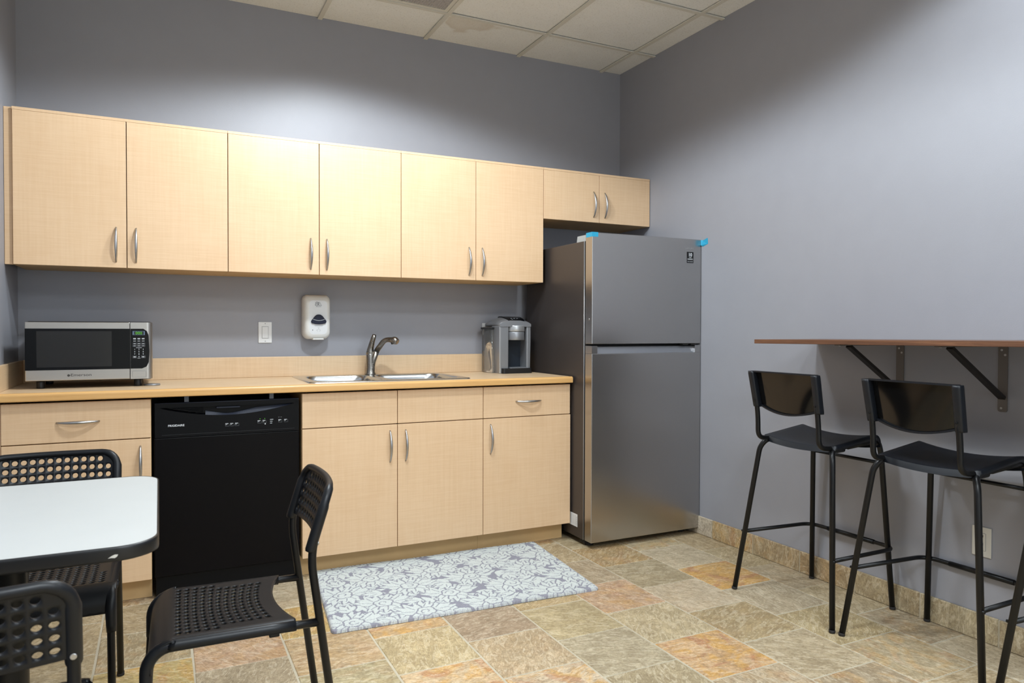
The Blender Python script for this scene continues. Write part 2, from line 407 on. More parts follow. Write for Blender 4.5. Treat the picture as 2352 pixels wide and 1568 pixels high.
for k in range(0, 12):
    x0, x1, ph = col_rows(k); x0 = max(x0, XL)
    if x1 <= XL: break
    n0 = int((0-ph)/RW)+1
    for j in range(-16, n0+1):
        ya, yb = ph+RW*(j-1), ph+RW*j
        yb = min(yb, 0); ya = max(ya, YF)
        if yb-ya < .02: continue
        tint, rust = rnd.choice(PAL), rnd.choice((0, 0, 0, .1, .25, .4))
        jit = rnd.uniform(.94, 1.05); tint = tuple(min(255, c*jit) for c in tint)
        seed = (rnd.random(), rnd.random(), rnd.random())
        for (sx, sy), (tt, rr) in SPECIAL.items():
            if x0 <= sx < x1 and ya <= sy < yb: tint, rust = tt, rr
        g = .0038
        q = [rnd.uniform(-.0012, .0012) for _ in range(4)]
        tile_box(bm, x0+g+q[0], x1-g+q[1], ya+g+q[2], yb-g+q[3], -.01, rnd.uniform(-.0008, 0), tint, rust, seed)
me = bpy.data.meshes.new('floor'); bm.to_mesh(me); bm.free(); me.materials.append(M['grout']); me.materials.append(M['slate'])
fl = bpy.data.objects.new('floor', me); COL.objects.link(fl); tag(fl, kind='structure')
# ---- slate baseboard along the right wall
bm = bmesh.new(); lt = bm.loops.layers.float_color.new('tint'); ls = bm.loops.layers.float_color.new('seed')
grout_box(bm, (-.009, YF, 0), (0, -.02, .101))
jy = -.9448
BT = [(214,208,196), (190,166,122), (158,138,104), (160,136,100), (172,158,126), (176,166,136), (170,158,130)]
j = -3
while True:
    yb = jy - .3095*j; ya = yb-.3095
    if ya < YF: break
    yb2 = min(yb, -.02)
    if yb2-ya > .03:
        idx = j+1
        tint = BT[idx] if 0 <= idx < len(BT) else rnd.choice(PAL)
        tile_box(bm, -.0125, -.001, ya+.003, yb2-.003, .002, .1035, tint, {1: .5, 2: .2, 3: .15}.get(idx, .08), (rnd.random(), rnd.random(), rnd.random()))
    j += 1
me = bpy.data.meshes.new('baseboard_right'); bm.to_mesh(me); bm.free(); me.materials.append(M['grout']); me.materials.append(M['slate'])
bb = bpy.data.objects.new('baseboard_right', me); COL.objects.link(bb); tag(bb, kind='structure')
# ---- suspended ceiling: tiles and grid
CG, GX, GY = .6157, -.1562, -.3778
xs = [0]+[GX-CG*i for i in range(7) if GX-CG*i > XL]+[XL]; ys = [0]+[GY-CG*i for i in range(11) if GY-CG*i > YF]+[YF]
VENT = (2, 1)                                  # cell of the return-air grille
lampcells = []
b = MB()
for i in range(len(xs)-1):
    for j2 in range(len(ys)-1):
        if (i, j2) == (3, 1): continue
        b.box((xs[i+1]+.001, ys[j2+1]+.001, H+.011), (xs[i]-.001, ys[j2]-.001, H+.022))
tag(b.build('ceiling', M['ceil']), kind='structure')
b = MB()
for x in xs[1:-1]: b.box((x-.012, YF, H), (x+.012, 0, H+.006))
for y in ys[1:-1]: b.box((XL, y-.012, H+.0005), (0, y+.012, H+.0062))
for x, s in ((XL, 1),): b.box((x, YF, H), (x+s*.02, 0, H+.006))
b.box((XL, YF, H), (0, YF+.02, H+.006))
tag(b.build('trim_1', M['tbar']), kind='structure')
tag(box('roof_slab', (XL-.1, YF-.1, H+.1), (.1, .1, H+.16), M['wall']), kind='structure')
# ---- return-air grille in the ceiling
x1v, x0v = xs[3], xs[4]; y1v, y0v = ys[1], ys[2]
v = empty('ceiling_vent', ((x0v+x1v)/2, (y0v+y1v)/2, H+.004), 'grey square eggcrate air grille set in the tiled ceiling', 'vent')
b = MB(); fr = .034
b.box((x0v+.013, y0v+.013, H+.004), (x0v+fr, y1v-.013, H+.014)).box((x1v-fr, y0v+.013, H+.004), (x1v-.013, y1v-.013, H+.014))
b.box((x0v+fr, y0v+.013, H+.004), (x1v-fr, y0v+fr, H+.014)).box((x0v+fr, y1v-fr, H+.004), (x1v-fr, y1v-.013, H+.014))
b.build('frame', M['tbar'], v)
b = MB(); n = 42
for i in range(1, n):
    x = x0v+fr+(x1v-x0v-2*fr)*i/n; b.box((x-.0014, y0v+fr, H+.005), (x+.0014, y1v-fr, H+.017))
    y = y0v+fr+(y1v-y0v-2*fr)*i/n; b.box((x0v+fr, y-.0014, H+.005), (x1v-fr, y+.0014, H+.017))
b.build('grille', plain('grille_plastic', srgb(206, 198, 192), .6), v)
box('duct_box', (x0v+.02, y0v+.02, H+.03), (x1v-.02, y1v-.02, H+.034), plain('duct_dark', srgb(168, 156, 150), .9), v)
# ---- ceiling light fixtures around the lamps, area ones added with the fill (all above the picture)
LL = ['round ceiling downlight over the floor in front of the sink', 'round ceiling downlight above the bar stools', 'round ceiling downlight over the middle of the floor',
      'lengthwise ceiling light panel behind the camera, nearer the left wall', 'lengthwise ceiling light panel behind the camera, nearer the right wall']
for q, (lx, ly, e, kind, c, sp) in enumerate(LAMPS):
    t = empty('ceiling_light', (lx, ly, H), LL[q], 'ceiling light', 'lights in the tiled ceiling')
    b = MB()
    if kind == 'AREA':
        sx, sy = .55, 1.15; a, d = sx/2+.03, sy/2+.03
        b.box((lx-a, ly-d, H-.02), (lx+a, ly-d+.028, H-.001)).box((lx-a, ly+d-.028, H-.02), (lx+a, ly+d, H-.001))
        b.box((lx-a, ly-d+.028, H-.02), (lx-a+.028, ly+d-.028, H-.001)).box((lx+a-.028, ly-d+.028, H-.02), (lx+a, ly+d-.028, H-.001))
        b.build('frame', M['tbar'], t)
        box('diffuser', (lx-sx/2, ly-sy/2, H-.006), (lx+sx/2, ly+sy/2, H-.002), M['lampface'], t)
    else:
        n = 32; ring = lambda rad, z: [(lx+rad*math.cos(2*PI*k/n), ly+rad*math.sin(2*PI*k/n), z) for k in range(n)]
        b.loft([ring(.155, H-.001), ring(.155, H-.007), ring(.135, H-.010), ring(.132, H-.001)], cap=False); b.build('frame', M['tbar'], t)
        b = MB(); b.cyl((lx, ly, H-.003), .132, .002, 'z', 32); b.build('diffuser', M['lampface'], t)

# ================================================================= CABINETS
def pull(parent, p, q, out=(0, -1, 0), name='handle'):
    """bow handle from p to q standing off along out"""
    p, q, o = Vector(p), Vector(q), Vector(out); n = 16
    pts, rad = [], []
    for i in range(n+1):
        t = i/n; s = math.sin(PI*t)
        pts.append(p.lerp(q, t) + o*(.0015+.027*s**.75)); rad.append(.0036+.0032*s)
    return MB().tube(pts, rad, 10).build(name, M['nickel'], parent)
def bevbox(name, a, b, mat, parent, bev=.0015): return box(name, a, b, mat, parent, bev)
DU, UT, UB, US = .3415, 2.1361, 1.4573, 1.8349
UX = [-3.378, -2.943, -2.5103, -2.0753, -1.6425, -1.2055, -.7724, -.3821, -.0024]
def upper(i0, z0, label, first=False, hz=(1.484, 1.640)):
    xa, xm, xb = UX[i0], UX[i0+1], UX[i0+2]; g = .0016
    r = empty('wall_cabinet', ((xa+xb)/2, 0, z0), label, 'cabinet', 'wall cabinets in a row above the counter')
    b = MB(); x0 = xa+.0005; x1 = xb-.0005; D = DU-.0195; t = .016
    b.box((x0, -D, z0), (x0+t, -.002, UT)).box((x1-t, -D, z0), (x1, -.002, UT)).box((x0+t, -D, z0), (x1-t, -.002, z0+t)).box((x0+t, -D, UT-t), (x1-t, -.002, UT)).box((x0+t, -.012, z0+t), (x1-t, -.002, UT-t))
    b.build('carcass', M['carcass'], r)
    bevbox('top_rail', (x0, -DU, UT-.0125), (x1, -D-.001, UT), M['maple'], r, .0008)
    for xL, xR, hs in ((xa, xm, 1), (xm, xb, -1)):
        d = bevbox('door', (xL+g, -DU, z0), (xR-g, -D-.002, UT-.0130), M['maple'], r)
        hx = (xR-.043) if hs > 0 else (xL+.038)
        pull(d, (hx, -DU, hz[0]), (hx, -DU, hz[1]))
    if first:
        bevbox('filler_strip', (XL+.001, -.325, z0), (xa-.001, -.30, UT), M['maple'], r)
    return r
upper(0, UB, 'two-door maple wall cabinet at the left wall, above the microwave', True)
upper(2, UB, 'two-door maple wall cabinet above the white soap dispenser')
upper(4, UB, 'two-door maple wall cabinet above the coffee maker')
upper(6, US, 'short two-door maple cabinet above the steel refrigerator', hz=(1.866, 2.020))

DB, BT_, BZ, BS = .628, .8768, .0987, .7105
BX = [-3.3807, -2.8447, -2.2141, -1.7512, -1.2852, -.7525]
def base(cols, label, drawer_handles, door_handles, left_filler=False):
    xa, xb = BX[cols[0]], BX[cols[-1]]; g = .0016; D = DB-.0195
    r = empty('base_cabinet', ((xa+xb)/2, -.3, 0), label, 'cabinet', 'base cabinets under the counter')
    x0, x1 = xa+.0005, xb-.0005; t = .016; b = MB(); TZ = .8745
    b.box((x0, -D, BZ), (x0+t, -.003, TZ)).box((x1-t, -D, BZ), (x1, -.003, TZ)).box((x0+t, -D, BZ), (x1-t, -.003, BZ+t)).box((x0+t, -.015, BZ+t), (x1-t, -.003, TZ))
    b.box((x0+t, -D, TZ-.03), (x1-t, -D+.02, TZ)).box((x0+t, -D, BS-.012), (x1-t, -D+.02, BS+.012))
    for c in cols[1:-1]: b.box((BX[c]-.012, -D, BZ+t), (BX[c]+.012, -D+.02, TZ-.03))
    b.build('carcass', M['gap'] if False else M['carcass'], r)
    box('toe_kick', (x0, -.553, .0005), (x1-(.012 if cols[-1] == 5 else 0), -.538, BZ-.0005), M['carcass'], r)
    for i, (cL, cR) in enumerate(zip(cols, cols[1:])):
        xL, xR = BX[cL], BX[cR]
        last = cR == 5
        df = bevbox('drawer' if drawer_handles[i] else 'false_drawer_front', (xL+g, -DB, BS+.0022), (xR-g-(.003 if last else 0), -D-.002, BT_), M['maple'], r)
        if drawer_handles[i]:
            cx = drawer_handles[i]; pull(df, (cx-.0765, -DB, .794), (cx+.0765, -DB, .794))
        d = bevbox('door', (xL+g, -DB, BZ), (xR-g, -D-.002, BS-.0022), M['maple'], r)
        hx = door_handles[i]; pull(d, (hx, -DB, .523), (hx, -DB, .679))
    if left_filler: bevbox('filler_strip', (XL+.001, -DB+.012, BZ), (xa-.0005, -DB+.03, BT_), M['maple'], r)
    return r
base([0, 1], 'maple base cabinet at the left wall, one drawer over one door', [-3.1146], [-2.8864], True)
base([2, 3, 4], 'double-door maple base cabinet under the sink', [0, 0], [-1.7896, -1.7091])
base([4, 5], 'maple base cabinet beside the refrigerator, one drawer over one door', [-1.0185], [-1.2436])

# ================================================================= COUNTER
CT, CB, DC, XE = .9205, .8862, .6579, -.7565
SX0, SX1, SY0, SY1 = -2.145, -1.36, -.565, -.085          # opening for the sink
r = empty('countertop', ((XL+XE)/2, -.33, CB), 'maple laminate countertop with golden wood front edge and backsplash', 'countertop')
b = MB(); X = [XL+.001, SX0, SX1, XE-.004]; Y = [-DC+.022, SY0, SY1, -.001]
for i in range(3):
    for j2 in range(3):
        if (i, j2) == (1, 1): continue
        b.box((X[i], Y[j2], CB), (X[i+1], Y[j2+1], CT))
b.build('worktop', M['top'], r)
b = MB()
prof = [(-DC+.022, CB)] + [(-DC+.004*(1-math.sin(a)), CB+.004*(1-math.cos(a))) for a in (0, PI/4, PI/2)] + \
       [(-DC+.011*(1-math.cos(a)), CT-.011+.011*math.sin(a)) for a in (0, PI/8, PI/4, 3*PI/8, PI/2)] + [(-DC+.022, CT+.0002)]
b.prism([(XL+.001, y, z) for y, z in prof], (XE-XL-.001, 0, 0)).build('wood_edge', M['edge'], r)
box('backsplash', (XL+.02, -.02, CT+.0003), (XE, -.001, 1.0297), M['top'], r, .002)
box('side_splash', (XL+.001, -DC+.012, CT+.0003), (XL+.0195, -.001, 1.0275), M['top'], r, .002)

# ---- sink
r = empty('kitchen_sink', (-1.7525, -.32, CT), 'stainless double-bowl sink set into the countertop', 'sink')
RX0, RX1, RY0, RY1 = -2.172, -1.333, -.592, -.058
def bowl(cx0, cx1, cy0, cy1, dep, nm):
    b = MB(); rings = []
    for (ins, z, rr) in ((0, CT+.0055, .07), (.004, CT+.002, .068), (.008, CT-.02, .066), (.016, CT-dep+.03, .06), (.03, CT-dep+.006, .055), (.06, CT-dep, .05)):
        rings.append([(x, y, z) for x, y in rrect(cx0+ins, cy0+ins, cx1-ins, cy1-ins, rr, 6)])
    b.loft(rings, cap=False)
    f = b.bm.faces.new([b.bm.verts.new(p) for p in rings[-1]]); f.smooth = True
    o = b.build(nm, M['sink'], r, recalc=False)
    MB().cyl(((cx0+cx1)/2, (cy0+cy1)/2, CT-dep+.0005), .042, .004, 'z', 24, .001).build('drain', M['nickel'], o)
    return o
B1 = (-2.128, -1.79, -.552, -.15); B2 = (-1.755, -1.374, -.552, -.15)
bowl(*B1, .16, 'bowl'); bowl(*B2, .18, 'bowl')
# rim: outer rounded rectangle with the two bowl openings cut out
bm = bmesh.new()
def loop(pts, z):
    vs = [bm.verts.new((x, y, z)) for x, y in pts]
    return [bm.edges.new((vs[i], vs[(i+1) % len(vs)])) for i in range(len(vs))], vs
eo, vo = loop(rrect(RX0+.006, RY0+.006, RX1-.006, RY1-.006, .03, 6), CT+.0055)
e1, _ = loop(rrect(B1[0], B1[2], B1[1], B1[3], .07, 6), CT+.0055); e2, _ = loop(rrect(B2[0], B2[2], B2[1], B2[3], .07, 6), CT+.0055)
bmesh.ops.triangle_fill(bm, use_beauty=True, use_dissolve=False, edges=eo+e1+e2)
o2 = [bm.verts.new((x, y, CT+.0035)) for x, y in rrect(RX0+.002, RY0+.002, RX1-.002, RY1-.002, .033, 6)]
o3 = [bm.verts.new((x, y, CT+.0004)) for x, y in rrect(RX0, RY0, RX1, RY1, .034, 6)]
n = len(vo)
for A, Bv in ((vo, o2), (o2, o3)):
    for i in range(n): bm.faces.new((A[i], A[(i+1) % n], Bv[(i+1) % n], Bv[i])).smooth = True
mb = MB(); mb.merge(bm); mb.build('rim', M['sink'], r)

# ---- faucet (pull-out spout pointing into the room, lever standing up)
FX, FY, FZ = -1.748, -.104, CT+.006
r = empty('faucet', (FX, FY, FZ), 'brushed nickel pull-out faucet with upright lever behind the sink', 'faucet')
b = MB(); b.tube([(FX, FY, FZ+z) for z in (0, .004, .012, .03, .09, .118, .126)], [.031, .031, .0265, .0245, .0235, .0225, .019], 24)
b.build('body', M['faucet'], r)
dv = Vector((.707, -.707, 0)); at_ = lambda L, z: Vector((FX, FY, z)) + dv*L
sp = fillet([at_(.004, FZ+.012), at_(.010, FZ+.055), at_(.040, FZ+.130)], .06, 7); nn = len(sp)
b = MB(); b.tube(sp, [.0215-.0062*(i/(nn-1))**.8 for i in range(nn)], 20); b.build('spout', M['faucet'], r)
p0 = Vector(sp[-1]); d0 = (Vector(sp[-1])-Vector(sp[-2])).normalized()
MB().tube([p0-d0*.001, p0+d0*.004], .0156, 20).build('collar', M['gasket'], r)
hd = fillet([p0+d0*.004, at_(.092, FZ+.197), at_(.150, FZ+.193), at_(.172, FZ+.182)], .03, 6); nn = len(hd); rad = []
for i in range(nn):
    f = i/(nn-1); rad.append(.0150-.0012*min(1, f/.3) + (.0072*min(1, max(0, (f-.45)/.25)) if f > .45 else 0))
rad[-1] = .0145; rad[-2] *= .97
b = MB(); b.tube(hd, rad, 20); b.build('spray_head', M['faucet'], r)
MB().tube([at_(.142, FZ+.186), at_(.146, FZ+.172)], [.0135, .012], 16).build('spray_nozzle', M['gasket'], r)
lv = fillet([(FX-.001, FY, FZ+.112), (FX, FY-.002, FZ+.14), (FX+.008, FY-.014, FZ+.185), (FX+.016, FY-.030, FZ+.222)], .03, 5); nn = len(lv)
b = MB(); b.tube(lv, [.0230-.0090*min(1, (i/(nn-1))/.75)**.8 for i in range(nn-1)]+[.0105], 18); b.build('lever', M['faucet'], r)
MB().tube([(FX+.0232*math.cos(a), FY+.0232*math.sin(a), FZ+.112) for a in (2*PI*i/24 for i in range(25))], .0016, 6, cap=False).build('seam_ring', M['nickel'], r)

# ================================================================= DISHWASHER
r = empty('dishwasher', (-2.528, -.3, 0), 'black built-in dishwasher between the maple base cabinets', 'dishwasher')
dx0, dx1 = -2.8345, -2.2235; DY = -.617
box('tub', (dx0+.012, -.585, .11), (dx1-.012, -.03, .846), M['gasket'], r)
box('door_panel', (dx0, DY, .098), (dx1, -.586, .7045), M['dwblack'], r, .004)
# control panel with a crescent pocket: built as a grid so that the pocket is real
PZ0, PZ1 = .7065, .855
def crescent(x):
    """top and bottom height of the pocket at x (None outside it)"""
    s = (x-(dx0+.022))/(dx1-dx0-.045)
    if s <= 0 or s >= 1: return None
    top = PZ1-.0195
    return top, top-.0435*math.sin(PI*min(1, s))**.85*(1-.10*s)
b = MB(); N = 60; XS = [dx0+.003+(dx1-dx0-.006)*i/N for i in range(N+1)]
bm = b.bm
for i in range(N):
    xa, xb = XS[i], XS[i+1]; ca, cb = crescent(xa), crescent(xb)
    if ca is None: ca = (PZ1-.0195, PZ1-.0195)
    if cb is None: cb = (PZ1-.0195, PZ1-.0195)
    y = DY-.004; yi = DY+.016
    b.quad([(xa, y, PZ0), (xb, y, PZ0), (xb, y, cb[1]), (xa, y, ca[1])])
    b.quad([(xa, y, ca[0]), (xb, y, cb[0]), (xb, y, PZ1), (xa, y, PZ1)])
    b.quad([(xa, yi, ca[1]+.006), (xb, yi, cb[1]+.006), (xb, yi, cb[0]), (xa, yi, ca[0])])
    b.quad([(xa, y, ca[0]), (xb, y, cb[0]), (xb, yi, cb[0]), (xa, yi, ca[0])])
    b.quad([(xa, y, ca[1]), (xb, y, cb[1]), (xb, yi, cb[1]+.006), (xa, yi, ca[1]+.006)])
    b.quad([(xa, y, PZ0), (xb, y, PZ0), (xb, -.586, PZ0), (xa, -.586, PZ0)])
    b.quad([(xa, y, PZ1), (xb, y, PZ1), (xb, -.586, PZ1), (xa, -.586, PZ1)])
for x in (XS[0], XS[-1]): b.quad([(x, DY-.004, PZ0), (x, -.586, PZ0), (x, -.586, PZ1), (x, DY-.004, PZ1)])
cp = b.build('control_panel', M['dwpanel'], r, recalc=True)
# lighter handle lip along the lower edge of the pocket
b = MB()
for i in range(20, N-1):
    xa, xb = XS[i], XS[i+1]; ca, cb = crescent(xa), crescent(xb)
    if ca is None or cb is None: continue
    f = lambda x, c: c[1]+max(.0006, min(.021, (c[0]-c[1])*.62))*(1-.66*math.exp(-((x-(dx0+.30))/.075)**2))
    b.quad([(xa, DY-.0042, ca[1]), (xb, DY-.0042, cb[1]), (xb, DY+.006, f(xb, cb)), (xa, DY+.006, f(xa, ca))])
b.build('handle_lip', M['dwlip'], cp)
b = MB(); b.box((dx0+.25, DY+.0, PZ1-.031), (dx0+.35, DY+.012, PZ1-.0235), .002); b.build('latch', M['dwlip'], cp)
b = MB()
for k in range(4):
    z = PZ1-.0265-.0065*k; b.box((dx0+.075+.03*k, DY-.002, z-.0012), (dx0+.198, DY+.010, z+.0012))
b.build('vent_slats', M['dwpanel'], cp)
MB().tube([(dx0+.004, DY-.003, PZ1), (dx1-.004, DY-.003, PZ1)], .0022, 8).build('top_bead', M['dwlip'], cp)
b = MB(); b.box((dx0+.03, DY-.0046, PZ0+.0105), (dx1-.022, DY-.004, PZ0+.0115)); b.build('groove_line', plain('dishwasher_line', srgb(46, 48, 52), .4), cp)
text('brand_lettering', 'FRIGIDAIRE', .0122, (dx0+.087, DY-.0043, .757), M['whiteink'], cp, bold=.0003, squash=1.05)
def mark(parent, mat, rects, y):
    b = MB()
    for (xa, za, xb, zb) in rects: b.box((xa, y-.0003, za), (xb, y, zb))
    o = b.build('printed_marks', mat, parent); o['kind'] = 'stuff'; return o
yk = DY-.0041; outl, inkl = [], []
for bx_ in (dx0+.287, dx0+.3075, dx0+.328, dx0+.4245, dx0+.446, dx0+.5155, dx0+.5415):
    z = .751 if bx_ < dx0+.4 else .757
    outl += [(bx_, z-.0085, bx_+.0165, z-.0078), (bx_, z-.0085, bx_+.0006, z-.002), (bx_+.0160, z-.0085, bx_+.0166, z+.003)]
    inkl += [(bx_, z+.0022, bx_+.0125, z+.0048), (bx_, z-.0018, bx_+.0075, z-.0004)]
for k in range(3): inkl += [(dx0+.479, .7625-.0085*k, dx0+.479+(.014, .0105, .009)[k], .7648-.0085*k)]
for k in range(3): inkl += [(dx0+.5155+.0065*k, .7715, dx0+.5167+.0065*k, .7735)]
inkl += [(dx0+.4555, .7415, dx0+.4595, .748)]
mark(cp, M['dimink'], outl, yk); mark(cp, M['whiteink'], inkl, yk)
box('green_indicator_light', (dx0+.4335, yk-.0006, .7675), (dx0+.4362, yk, .7697), M['green'], cp); box('green_indicator_light', (dx0+.4545, yk-.0006, .768), (dx0+.4572, yk, .7702), M['green'], cp)
box('toe_panel', (dx0+.004, DY+.012, .003), (dx1-.004, -.575, .0965), M['dwpanel'], r, .002)
for bx_ in (dx0+.12, dx0+.478): box('mounting_bracket', (bx_, -.612, .8585), (bx_+.018, -.58, .8855), plain('bracket_zinc', srgb(92, 96, 104), .45, .5), r)
tag(r, None)

# ================================================================= REFRIGERATOR
fx0, fx1, FD, FE, FT = -.744, -.0043, .830, .7635, 1.6996
r = empty('refrigerator', ((fx0+fx1)/2, -.42, 0), 'stainless top-freezer refrigerator with blue tape on its top corners', 'refrigerator')
b = MB(); b.box((fx0, -FE+.012, .034), (fx1, -.07, 1.660), .004); b.build('cabinet_body', M['fridge_side'], r)
box('door_gasket', (fx0+.006, -FE-.001, .05), (fx1-.006, -FE+.013, 1.655), M['gasket'], r)
MB().tube([(fx0+.001, -FE+.0135, .036), (fx0+.001, -FE+.0135, 1.659)], .0022, 6).build('cabinet_edge_strip', M['silverlight'], r)
def door_shell(z0, z1, name):
    b = MB(); b.box((fx0, -FD, z0), (fx1, -FE, z1), .0028, 3); return b.build(name, M['fridge'], r)
fd = door_shell(1.1036, FT, 'freezer_door')
LT = 1.0525; RT_ = 1.093
ld = door_shell(.036, LT, 'refrigerator_door')
box('handle_pocket_end', (fx0+.001, -FD+.001, LT), (fx0+.036, -FE, RT_), M['fridge'], ld); box('handle_pocket_end', (fx1-.040, -FD+.001, LT), (fx1-.001, -FE, RT_), M['fridge'], ld)
b = MB(); b.prism([(fx0+.036, -FD+.006, LT), (fx0+.036, -FE, LT), (fx0+.036, -FE, RT_-.004), (fx0+.036, -FD+.024, RT_-.004)], (fx1-fx0-.076, 0, 0)); b.build('handle_pocket', plain('pocket_metal', srgb(148, 150, 156), .3, .75), ld)
for xa, xb in ((.125, .085), (.065, .03)): box('hinge_pin', (fx1-xa, -FD+.004, 1.0955), (fx1-xb, -FD+.03, 1.1025), M['gasket'], ld, .001)
b = MB(); b.prism([(fx0+.012, -.652, 1.661), (fx0+.012, -.66, 1.694), (fx0+.012, -.757, 1.694), (fx0+.012, -.757, 1.661)], (.07, 0, 0)); b.build('hinge_cover', M['greyplastic'], r)
b = MB(); b.prism([(fx1-.012, -.652, 1.661), (fx1-.012, -.66, 1.694), (fx1-.012, -.757, 1.694), (fx1-.012, -.757, 1.661)], (-.07, 0, 0)); b.build('hinge_cover', M['greyplastic'], r)
MB().cyl((fx0-.002, -.80, 1.235), .006, .006, 'x', 12, .001).build('door_stud', M['nickel'], fd)
box('kick_plate', (fx0+.012, -.745, .012), (fx1-.012, -.70, .034), M['gasket'], r)
for fx in (fx0+.05, fx1-.06):
    MB().cyl((fx, -.735, .0005), .022, .012, 'z', 16, .002).tube([(fx, -.735, .012), (fx, -.735, .034)], .008, 10).build('foot', M['gasket'], r)
    MB().cyl((fx, -.13, .0005), .022, .034, 'z', 16, .002).build('foot', M['gasket'], r)
# blue painter's tape on the top corners
b = MB(); b.box((fx0-.0006, -FD-.0006, 1.6755), (fx0+.0375, -FD, FT+.0004)).box((fx0-.0006, -FD, 1.6755), (fx0, -FE-.006, FT+.0004)).box((fx0-.0006, -FD-.0006, FT), (fx0+.0375, -FE-.006, FT+.0006))
tag(b.build('tape', M['tape'], fd), 'blue painter\'s tape wrapped over the left corner')
b = MB(); b.prism([(fx1-.004, -FD-.001, FT-.002), (fx1+.0028, -FD-.012, FT-.004), (fx1+.0034, -FD-.05, FT+.006), (fx1+.0034, -FD-.054, FT-.028), (fx1+.0028, -FD-.012, FT-.040), (fx1-.004, -FD-.001, FT-.032)], (.0006, 0, 0)); b.build('tape', M['tape'], fd)
# warranty label and faint maker's name
lb = box('warranty_label', (-.1085, -FD-.0006, 1.5625), (-.0605, -FD, 1.6255), plain('label_black', srgb(14, 14, 16), .35), fd)
text('label_number', '10', .027, (-.0845, -FD-.0009, 1.6085), M['whiteink'], lb, bold=.0006)
text('label_line', 'YEAR', .0075, (-.0845, -FD-.0009, 1.5935), M['whiteink'], lb)
text('label_line', 'WARRANTY', .0068, (-.0845, -FD-.0009, 1.5845), M['whiteink'], lb, bold=.0002)
box('label_band', (-.1085, -FD-.0009, 1.5785), (-.0605, -FD-.0006, 1.5800), M['fridge'], lb)
text('label_line', 'DIGITAL INVERTER', .0046, (-.0845, -FD-.0009, 1.570), M['whiteink'], lb)
text('maker_lettering', 'SAMSUNG', .0125, (-.0875, -FD-.0002, 1.6445), plain('etched_letters', srgb(176, 176, 176), .4, .8), fd, squash=1.15, depth=.0002)
lb = box('rating_sticker', (fx0-.0008, -.691, .090), (fx0, -.600, .160), M['white'], r)
mark_b = MB()
for k in range(9): mark_b.box((fx0-.0011, -.6875, .098+.0058*k), (fx0-.0008, -.6815, .098+.0058*k+(.002, .0035)[k % 2]))
for k in range(5): mark_b.box((fx0-.0011, -.676+.012*k, .10), (fx0-.0008, -.675+.012*k, .152))
mark_b.build('barcode', M['dimink'], lb)

# ================================================================= MICROWAVE
mx0, mx1, MY, MZ0, MZ1 = -3.3225, -2.8395, -.45, .9535, 1.2115
r = empty('microwave', ((mx0+mx1)/2, -.25, CT), 'stainless and black microwave oven on the counter by the left wall', 'microwave')
box('case', (mx0+.004, MY+.03, MZ0-.002), (mx1-.004, -.07, MZ1-.001), M['blackplastic'], r, .006)
sx = mx0+.394                                            # split between door and control side
b = MB(); b.box((mx0, MY, MZ0+.0018), (sx-.0008, MY+.03, MZ1-.004), .003); dr = b.build('door', M['mwsteel'], r)
b = MB(); b.box((mx0+.0006, MY-.0012, MZ0+.0475), (sx-.0006, MY+.001, MZ1-.032)); win = b.build('door_glass', M['blackgloss'], dr)
box('window', (mx0+.042, MY-.0018, MZ0+.060), (sx-.072, MY-.0011, MZ1-.043), M['mwwin'], dr)
text('brand_lettering', 'Emerson', .0165, (mx0+.205, MY-.0003, MZ0+.0245), M['darkink'], dr, squash=1.35, bold=.0001, depth=.0003)
b = MB(); b.cyl((mx0+.158, MY+.0001, MZ0+.0235), .0052, -.0006, 'y', 16); b.box((mx0+.159, MY-.0006, MZ0+.0225), (mx0+.1655, MY, MZ0+.0245)); b.build('brand_emblem', M['darkink'], dr)
# control side: steel column whose right edge rolls back
b = MB(); ring = [(sx+.0008, MY+.03), (sx+.0008, MY)] + [(mx1-.022+.022*math.sin(a), MY+.022*(1-math.cos(a))) for a in (i*PI/16 for i in range(9))] + [(mx1, MY+.03)]
b.prism([(x, y, MZ0+.0018) for x, y in ring], (0, 0, MZ1-MZ0-.0058)); cs = b.build('control_side', M['mwsteel'], r)
for f in cs.data.polygons: f.use_smooth = False
b = MB(); kz0, kz1 = MZ0+.048, MZ1-.032; kx = sx+.0765
poly = [(sx+.0012, kz0), (kx-.030, kz0), (kx-.012, kz0+.008), (kx-.003, kz0+.028)] + [(kx, kz0+.075), (kx-.003, kz1-.03), (kx-.010, kz1-.010), (kx-.024, kz1)] + [(sx+.0012, kz1)]
b.prism([(x, MY-.0012, z) for x, z in poly], (0, .002, 0)); kp = b.build('keypad', M['blackgloss'], cs)
yk = MY-.0012
box('display', (sx+.0095, yk-.0006, kz1-.028), (sx+.0585, yk, kz1-.0105), M['lcd'], kp)
box('display_window', (sx+.016, yk-.0010, kz1-.026), (sx+.0535, yk-.0005, kz1-.0125), M['slot'], kp)
